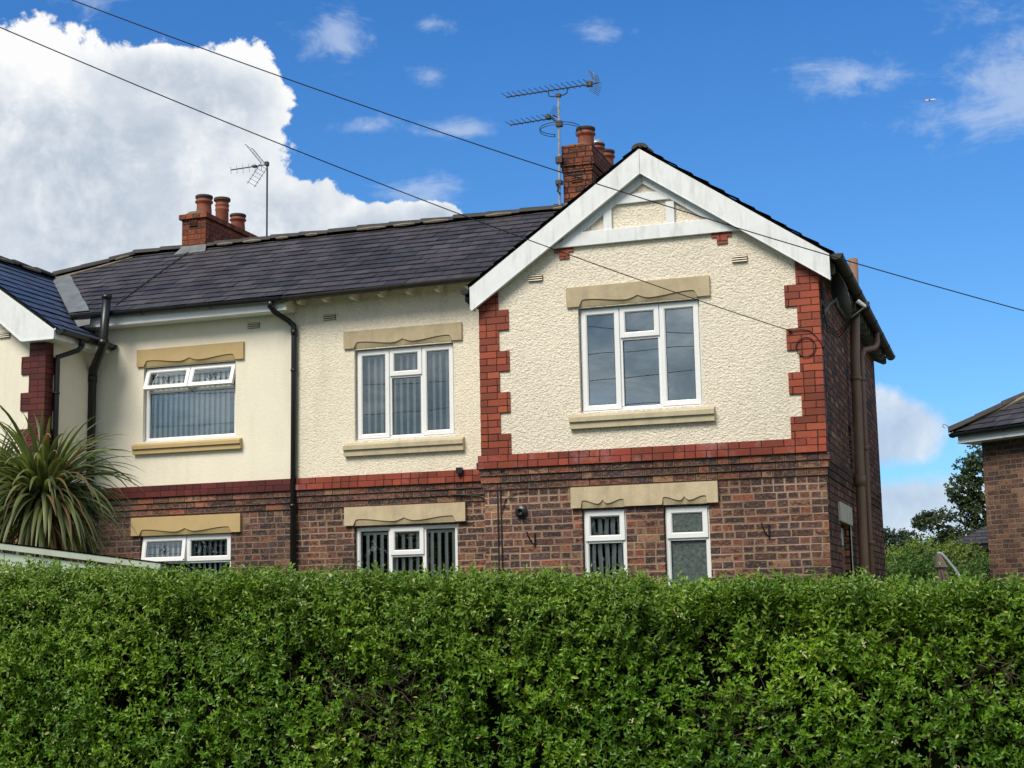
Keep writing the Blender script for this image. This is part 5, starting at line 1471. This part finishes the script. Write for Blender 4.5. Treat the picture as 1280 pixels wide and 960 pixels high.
# ------------------------------------------------------------------ garden beyond: shrubs, trees, parasol, far bungalow
def crown(name, parent, blobs, n, ll, lw, mt, seed, npairs=3, slen=(0.1, 0.25), gaps=0.45, nscale=1.2, droop=0.0, shell=0.55):
    rng = np.random.default_rng(seed); base = []; out = []
    vol = np.array([bb[3] * bb[4] * bb[5] for bb in blobs]) ** (2 / 3); cnt = (n * vol / vol.sum()).astype(int)
    for bb, m in zip(blobs, cnt):
        d = norm(rng.normal(size=(m, 3))); r = shell + (1 - shell) * rng.random(m) ** 0.6
        wob = 0.75 + 0.5 * vnoise(d + np.array(bb[:3]), 2.2, seed)
        p = np.array(bb[:3]) + d * np.array(bb[3:6]) * (r * wob)[:, None]
        base.append(p); out.append(d)
    base = np.concatenate(base); out = np.concatenate(out)
    k = vnoise(base, nscale, seed + 3) * 0.6 + vnoise(base, nscale * 2.7, seed + 4) * 0.4
    keep = k > gaps - 0.04 * rng.random(len(k))
    base, out = base[keep], out[keep]; m = len(base)
    ax = out + rng.normal(size=(m, 3)) * 0.45 + np.array([0, 0, 0.35])
    v, q, t = sprig_leaves(base, ax, rng.uniform(*slen, m), npairs, ll, lw, rng, droop=droop)
    return add_mesh_np(name, v, q, t, mt, parent, loc=tuple(world_loc(parent)))
def limbs(parent, trunk, ends, r0, seed=1):
    rr = random.Random(seed); b = MB(); b.tube(trunk, [r0 * (1 - 0.35 * i / (len(trunk) - 1)) for i in range(len(trunk))], 9); o = b.build('trunk', M['bark'], parent)
    for e in ends:
        b = MB(); a = Vector(trunk[-1]) if rr.random() < 0.5 else Vector(trunk[-2]).lerp(Vector(trunk[-1]), rr.random()); e = Vector(e)
        m1 = a.lerp(e, 0.35) + Vector((0, 0, 0.12 * (e - a).length)); m2 = a.lerp(e, 0.7) + Vector((rr.gauss(0, .1), rr.gauss(0, .1), 0.1 * (e - a).length))
        b.tube([a, m1, m2, e], [r0 * 0.5, r0 * 0.33, r0 * 0.2, r0 * 0.06], 6)
        b.build('limb', M['bark'], parent)
# sycamore partly hidden by the neighbour
T = empty('sycamore_tree', (5.1, 24.4, 0.3)); tag(T, 'dark leafy tree beside the corner of the right-hand brick house', 'tree')
bl = [(4.75, 24.5, 4.75, .62, .6, .5), (4.15, 24.4, 4.35, .42, .5, .36), (5.4, 24.6, 5.2, .9, .8, .7), (4.5, 24.4, 3.85, .62, .6, .42), (3.55, 24.3, 3.55, .55, .5, .27), (3.95, 24.4, 3.2, .55, .5, .3), (4.6, 24.5, 3.2, .8, .6, .5), (5.6, 24.5, 4.0, .9, .8, .8), (3.15, 24.3, 3.62, .3, .3, .16), (4.3, 24.3, 5.0, .25, .3, .2)]
crown('crown', T, bl, 3600, 0.095, 0.85, M['sycamore'], 41, slen=(0.08, 0.2), gaps=0.40, nscale=1.7, shell=0.25)
limbs(T, [(5.1, 24.4, 0.3), (5.05, 24.4, 1.8), (5.0, 24.4, 3.0)], [(4.7, 24.5, 4.9), (4.1, 24.4, 4.5), (3.3, 24.3, 3.6), (3.9, 24.4, 3.3), (5.5, 24.6, 5.4), (5.7, 24.5, 4.0)], 0.13, 3)
# shrubs
def shrub(loc, blobs, n, ll, mt, label, seed, lw=0.5):
    T = empty('garden_shrub', loc); tag(T, label, 'shrub')
    crown('foliage', T, blobs, n, ll, lw, M[mt], seed, slen=(0.08, 0.2), gaps=0.33, nscale=1.6, shell=0.45)
    b = MB(); rr = random.Random(seed)
    for i in range(14):
        bb = rr.choice(blobs); e = Vector(bb[:3]) + Vector((rr.gauss(0, .3) * bb[3], -abs(rr.gauss(0.3, .3)) * bb[4], rr.gauss(0, .3) * bb[5]))
        o_ = Vector((loc[0] + rr.gauss(0, .25), loc[1], loc[2])); b.tube([o_, o_.lerp(e, .5) + Vector((rr.gauss(0, .1), 0, .1)), e], [0.022, 0.014, 0.005], 5)
    b.build('stems', M['bark'], T)
shrub((3.75, 12.3, 0.35), [(3.45, 12.4, 1.9, .62, .6, .55), (3.95, 12.1, 1.75, .55, .5, .62), (3.7, 12.2, 1.2, .9, .6, .8)], 2600, 0.075, 'laurel', 'green shrub against the back corner of the right-hand house', 51)
shrub((4.9, 12.4, 0.35), [(4.75, 12.3, 1.75, .5, .55, .6), (5.3, 12.4, 1.8, .6, .6, .62), (4.9, 12.4, 1.1, .9, .6, .8)], 2400, 0.075, 'laurel', 'darker green shrub behind the parasol beside the brick neighbour house', 52)
shrub((3.5, 16.2, 0.35), [(3.15, 16.2, 2.3, .5, .5, .35), (3.6, 16.1, 2.45, .55, .5, .4), (4.2, 16.3, 2.35, .5, .5, .35), (3.5, 16.2, 1.6, 1.0, .6, .8)], 2200, 0.085, 'yellow_green', 'yellow-green shrub rising behind the other garden shrubs', 53)
# distant trees on the skyline
for i, (px, py, h, r, lab) in enumerate(((-0.9, 67.6, 5.35, 1.25, 'distant round tree on the skyline next to the back corner of the gabled house'), (1.6, 70.0, 5.0, 1.5, 'distant low tree on the skyline left of the sycamore'))):
    T = empty('distant_tree', (px, py, 0)); tag(T, lab, 'tree', None)
    crown('crown', T, [(px, py, h - 0.9, r, r, 1.0), (px - r * .5, py, h - 1.6, r, r, .9), (px + r * .6, py, h - 1.7, r * .9, r, .9)], 1500, 0.22, 0.8, M['far_leaf'], 60 + i, slen=(0.15, 0.4), gaps=0.25, nscale=0.8)
    limbs(T, [(px, py, 0), (px, py, 1.8), (px + 0.1, py, 3.4)], [(px - .5, py, h - 1), (px + .5, py, h - 1.2)], 0.2, 60 + i)
T = empty('row_of_trees', (2, 95, 0)); tag(T, kind='stuff', label='low far-off treeline closing the view between the houses', cat='trees')
crown('canopy', T, [(x, 95 + (x % 3), 3.4, 3.5, 3, 2.4) for x in range(-40, 41, 4)], 9000, 0.4, 0.8, M['far_leaf'], 77, slen=(0.2, 0.6), gaps=0.15, nscale=0.3); COL.objects[-1]['kind'] = 'stuff'
# far bungalow: dark hipped roof
B_ = empty('bungalow', (5.6, 21.8, 0.35)); tag(B_, 'far bungalow of which only the grey slate roof shows beside the brick neighbour', 'house')
b = MB(); b.panel('y', 20.9, 4.15, 9.5, 0.2, 2.88); b.panel('x', 4.15, 20.9, 24, 0.2, 2.88); b.build('brick_wall', M['brick_far'], B_)
b = MB(); b.box(3.9, 9.6, 20.62, 20.65, 2.74, 2.86); b.build('fascia', M['black'], B_)
slate_roof('roof_slope', B_, M['slate'], (0, 20.6, 2.86), (1, 0, 0), (0, 1, 0.5), [(3.85, 0), (9.6, 0), (9.6, 2.0), (5.6, 2.0)], seed=34)
slate_roof('roof_slope', B_, M['slate'], (3.85, 20.6, 2.86), (0, -1, 0), (1, 0, 0.5), [(-3.5, 0), (0, 0), (-1.8, 2.0)], seed=35)

# closed cantilever parasol
U = empty('garden_parasol', (4.72, 6.95, 0.35)); tag(U, 'closed dusty-pink garden parasol hanging from a curved white arm', 'parasol')
b = MB(); b.tube([(4.70, 6.95, 0.35), (4.67, 6.94, 1.5), (4.60, 6.92, 1.86), (4.50, 6.87, 2.03), (4.40, 6.81, 2.17), (4.35, 6.775, 2.235), (4.315, 6.76, 2.25), (4.29, 6.75, 2.235)], 0.021, 9); b.build('arm', M['white'], U, smooth=True)
b = MB(); rr = random.Random(3); top = Vector((4.30, 6.76, 2.235)); bot = Vector((4.44, 6.84, 1.25)); n = 20; rings = []
for i in range(9):
    t = i / 8; c = top.lerp(bot, t); base = 0.02 + 0.115 * t ** 0.75
    rings.append([c + Vector((math.cos(2 * PI * k / n), math.sin(2 * PI * k / n), 0)) * base * (1 + 0.28 * (1 if k % 2 else -1) * min(1, t * 3)) for k in range(n)])
for i in range(8):
    for k in range(n): b.poly([rings[i][k], rings[i][(k + 1) % n], rings[i + 1][(k + 1) % n], rings[i + 1][k]])
b.build('folded_canopy', M['canvas'], U)
b = MB(); rg = []
for t, r in ((0.0, 0.02), (0.10, 0.055), (0.2, 0.085)):
    c = top.lerp(bot, t) - Vector((0, 0, -0.012)); rg.append([c + Vector((math.cos(2 * PI * k / n), math.sin(2 * PI * k / n), 0)) * r * (1 + 0.15 * (k % 2)) for k in range(n)])
for i in range(2):
    for k in range(n): b.poly([rg[i][k], rg[i][(k + 1) % n], rg[i + 1][(k + 1) % n], rg[i + 1][k]])
b.build('vent_cap', M['canvas'], U)
b = MB(); b.box(4.62, 4.69, 6.90, 6.96, 1.78, 1.86); b.build('crank', M['dark_metal'], U)

# treeline added to darken the panes, and street wires: only their mirror image shows
T = empty('row_of_trees', (-6, -42, 0)); tag(T, kind='stuff', label='leafy treeline added across the street to darken the window panes, seen only mirrored', cat='trees')
crown('canopy', T, [(x, -42 + (x % 3), 3.1 + (x % 5) * 0.2, 3.0, 2, 3.4) for x in range(-46, 30, 3)], 11000, 0.42, 0.8, M['far_leaf'], 78, slen=(0.2, 0.6), gaps=0.0, nscale=0.3); COL.objects[-1]['kind'] = 'stuff'
for (z0_, z1_, lab) in ((7.0, 7.5, 'lowest'), (7.5, 8.4, 'middle'), (8.6, 8.7, 'highest')):
    a_ = Vector((-24, -22, z0_)); c_ = Vector((14, -22, z1_)); b = MB()
    b.tube([tuple((c_ - a_) * (i / 30) - Vector((0, 0, 0.5 * 4 * (i / 30) * (1 - i / 30)))) for i in range(31)], 0.009, 5)
    o = b.build('telephone_wire', M['cable'], None); o.location = a_
    tag(o, lab + ' of the three street wires mirrored in the upper window panes', 'wire', 'overhead telephone wires')

# ------------------------------------------------------------------ camera
cam = bpy.data.cameras.new('camera'); co_ = bpy.data.objects.new('camera', cam); COL.objects.link(co_)
yaw, pit, rol = 0.3214, 0.1505, -0.0202
F = Vector((-math.sin(yaw) * math.cos(pit), math.cos(yaw) * math.cos(pit), math.sin(pit)))
Rv = Vector((math.cos(yaw), math.sin(yaw), 0)); Uv = Rv.cross(F)
R2 = Rv * math.cos(rol) + Uv * math.sin(rol); U2 = -Rv * math.sin(rol) + Uv * math.cos(rol)
co_.matrix_world = Matrix(((R2.x, U2.x, -F.x, 5.3817), (R2.y, U2.y, -F.y, -15.164), (R2.z, U2.z, -F.z, 1.55), (0, 0, 0, 1)))
cam.sensor_width = 36; cam.lens = 1880.77 / 1280 * 36; cam.clip_start = 0.1; cam.clip_end = 20000
scene.camera = co_

# ------------------------------------------------------------------ light and sky
SUN_EL, SUN_AZ = math.radians(48), math.radians(198)     # azimuth measured clockwise from +Y: front left of the house
sd = Vector((math.sin(SUN_AZ) * math.cos(SUN_EL), math.cos(SUN_AZ) * math.cos(SUN_EL), math.sin(SUN_EL)))
L = bpy.data.lights.new('sun', 'SUN'); L.energy = 3.9; L.angle = math.radians(28); L.color = (1.0, 0.925, 0.79)
lo_ = bpy.data.objects.new('sun', L); COL.objects.link(lo_); lo_.rotation_euler = (-sd).to_track_quat('-Z', 'Y').to_euler(); lo_.location = (0, -10, 20)

world = bpy.data.worlds.new('World'); scene.world = world; world.use_nodes = True
wt = NT(world.node_tree); bg = [n for n in wt.n if n.type == 'BACKGROUND'][0]
sky = wt.new('ShaderNodeTexSky', sky_type='NISHITA'); sky.sun_disc = False; sky.sun_elevation = SUN_EL; sky.sun_rotation = SUN_AZ
sky.air_density = 1.0; sky.dust_density = 0.6; sky.ozone_density = 2.0; sky.altitude = 50
gen = wt.new('ShaderNodeTexCoord').outputs['Generated']
gx, gy, gz = wt.sep(gen)
az = wt.m('ARCTAN2', gx, gy); el = wt.m('ARCSINE', gz)
# noise on the direction itself
nA = wt.noise(gen, 13, 9, 0.62, 0.25); nB = wt.noise(gen, 34, 6, 0.6, 0.2); nW = wt.noise(wt.vm('MULTIPLY', gen, (1, 1, 2.2)), 16, 8, 0.68, 0.5)
def blob(a, e, ra, re):
    dx = wt.m('DIVIDE', wt.m('SUBTRACT', az, a), ra); dy = wt.m('DIVIDE', wt.m('SUBTRACT', el, e), re)
    return wt.m('SUBTRACT', 1.0, wt.m('SQRT', wt.m('ADD', wt.m('MULTIPLY', dx, dx), wt.m('MULTIPLY', dy, dy))))
def union(bl):
    o = bl[0]
    for b_ in bl[1:]: o = wt.m('MAXIMUM', o, b_)
    return o
px = 1 / 1881
def azel(u, v, ru, rv):
    A0 = -0.3214 + (u - 640) * 5.3e-4 * 1.0; E0 = 0.3965 - (v) * 5.13e-4 + 0.0
    return blob(A0, E0, ru * 5.4e-4, rv * 5.2e-4)
cum = union([blob(-0.620, 0.288, 0.175, 0.082), blob(-0.515, 0.330, 0.050, 0.042), blob(-0.605, 0.250, 0.115, 0.09), blob(-0.474, 0.256, 0.062, 0.038), blob(-0.405, 0.250, 0.07, 0.024), blob(-0.75, 0.25, 0.25, 0.11),
             blob(-0.375, 0.262, 0.03, 0.012), blob(-0.545, 0.348, 0.06, 0.02)])
far = union([blob(-0.085, 0.112, 0.055, 0.030), blob(-0.055, 0.052, 0.14, 0.034), blob(0.35, 0.10, 0.4, 0.05), blob(-1.5, 0.2, 0.5, 0.10), blob(1.6, 0.3, 0.6, 0.13), blob(2.6, 0.30, 0.5, 0.10), blob(-2.5, 0.5, 0.35, 0.12), blob(3.0, 0.75, 0.4, 0.12), blob(-1.9, 0.8, 0.3, 0.1)])
wis = union([blob(0.02, 0.318, 0.085, 0.034), blob(0.045, 0.365, 0.06, 0.06), blob(0.0, 0.305, 0.06, 0.02), blob(-0.09, 0.338, 0.05, 0.018), blob(-0.445, 0.378, 0.035, 0.022), blob(-0.375, 0.354, 0.018, 0.010), blob(-0.372, 0.386, 0.018, 0.008),
             blob(-0.375, 0.276, 0.04, 0.018), blob(-0.352, 0.317, 0.036, 0.009), blob(-0.42, 0.320, 0.028, 0.008), blob(-0.255, 0.377, 0.028, 0.012), blob(-0.61, 0.392, 0.03, 0.012), blob(2.2, 0.5, 0.8, 0.2), blob(-2.8, 0.35, 0.6, 0.15)])
def shape(field, n1, k1, n2, k2, lo, hi):
    f = wt.m('ADD', field, wt.m('MULTIPLY', wt.m('SUBTRACT', n1, 0.5), k1)); f = wt.m('ADD', f, wt.m('MULTIPLY', wt.m('SUBTRACT', n2, 0.5), k2))
    return wt.mr(f, lo, hi, 0, 1, True), f
nC = wt.noise(gen, 60, 5, 0.6, 0.1)
mc, fc = shape(cum, nA, 1.25, nB, 0.75, -0.02, 0.075)
mf, ff = shape(far, nA, 1.2, nB, 0.3, 0.0, 0.35)
mw, fw = shape(wis, nW, 3.2, nB, 1.6, 0.0, 1.25)
skyc = sky.outputs[0]
SKY_STR = 0.10
tint = wt.mix(wt.mr(el, 0.0, 0.42), (0.70, 1.15, 1.50, 1), (0.38, 0.96, 1.60, 1))
skyt = wt.mix(1.0, skyc, tint, 'MULTIPLY')
skyt = wt.vm('SCALE', skyt, scale=SKY_STR)
# cloud colour: bright crests, blue-grey bellies
sh = wt.noise(wt.vm('ADD', gen, (0.02, 0.0, -0.03)), 7, 7, 0.58, 0.3)
shd = wt.m('ADD', wt.m('MULTIPLY', wt.m('SUBTRACT', nA, sh), 1.6), wt.m('MULTIPLY', sh, 0.9))
rim = wt.m('ADD', wt.mr(fc, 0.05, 0.6, 0.22, -0.06), wt.m('MULTIPLY', wt.m('SUBTRACT', nB, 0.5), 0.45))
cs = wt.m('ADD', wt.m('SUBTRACT', shd, 0.04), wt.m('ADD', rim, wt.m('MULTIPLY', wt.m('SUBTRACT', nC, 0.5), 0.25)))
ccol = wt.ramp(cs, [(0.2, (0.50, 0.58, 0.68)), (0.38, (0.66, 0.72, 0.80)), (0.52, (0.82, 0.86, 0.90)), (0.66, (0.985, 0.985, 0.99))])
fcol = wt.ramp(wt.m('ADD', shd, wt.mr(ff, 0, .6, 0.1, 0)), [(0.25, (0.46, 0.55, 0.70)), (0.5, (0.62, 0.70, 0.82)), (0.75, (0.90, 0.92, 0.96))])
col = wt.mix(wt.m('MULTIPLY', mw, 0.55), skyt, (0.62, 0.72, 0.88, 1))
col = wt.mix(wt.m('MULTIPLY', mf, 0.85), col, fcol)
col = wt.mix(mc, col, ccol)
# unseen broken grey cloud added street side and right, for neutral fill and reflections
bk = wt.m('MAXIMUM', wt.mr(gy, 0.0, -0.4, 0, 1, True), wt.mr(gx, 0.40, 0.65, 0, 1, True))
cv = wt.mr(wt.noise(wt.vm('MULTIPLY', gen, (1, 1, 1.8)), 2.6, 7, 0.62, 0.3), 0.27, 0.52, 0.55, 1, True)
bcol = wt.ramp(wt.noise(wt.vm('MULTIPLY', gen, (1, 1, 1.6)), 11.0, 7, 0.64, 0.5), [(0.36, (0.29, 0.37, 0.43)), (0.5, (0.52, 0.58, 0.62)), (0.64, (0.95, 0.96, 0.97))])
col = wt.mix(wt.m('MULTIPLY', wt.m('MULTIPLY', bk, cv), 0.9), col, bcol)
# below the horizon: dull ground glow
col = wt.mix(wt.mr(gz, -0.02, 0.0, 1, 0), col, (0.10, 0.11, 0.09, 1))
wt.set(bg.inputs[0], col); bg.inputs[1].default_value = 1.0

scene.view_settings.view_transform = 'Standard'; scene.view_settings.look = 'None'
scene.view_settings.exposure = 0; scene.view_settings.gamma = 1
scene.cycles.max_bounces = 8; scene.cycles.transparent_max_bounces = 12; scene.cycles.diffuse_bounces = 3; scene.cycles.glossy_bounces = 3
scene.cycles.use_denoising = True
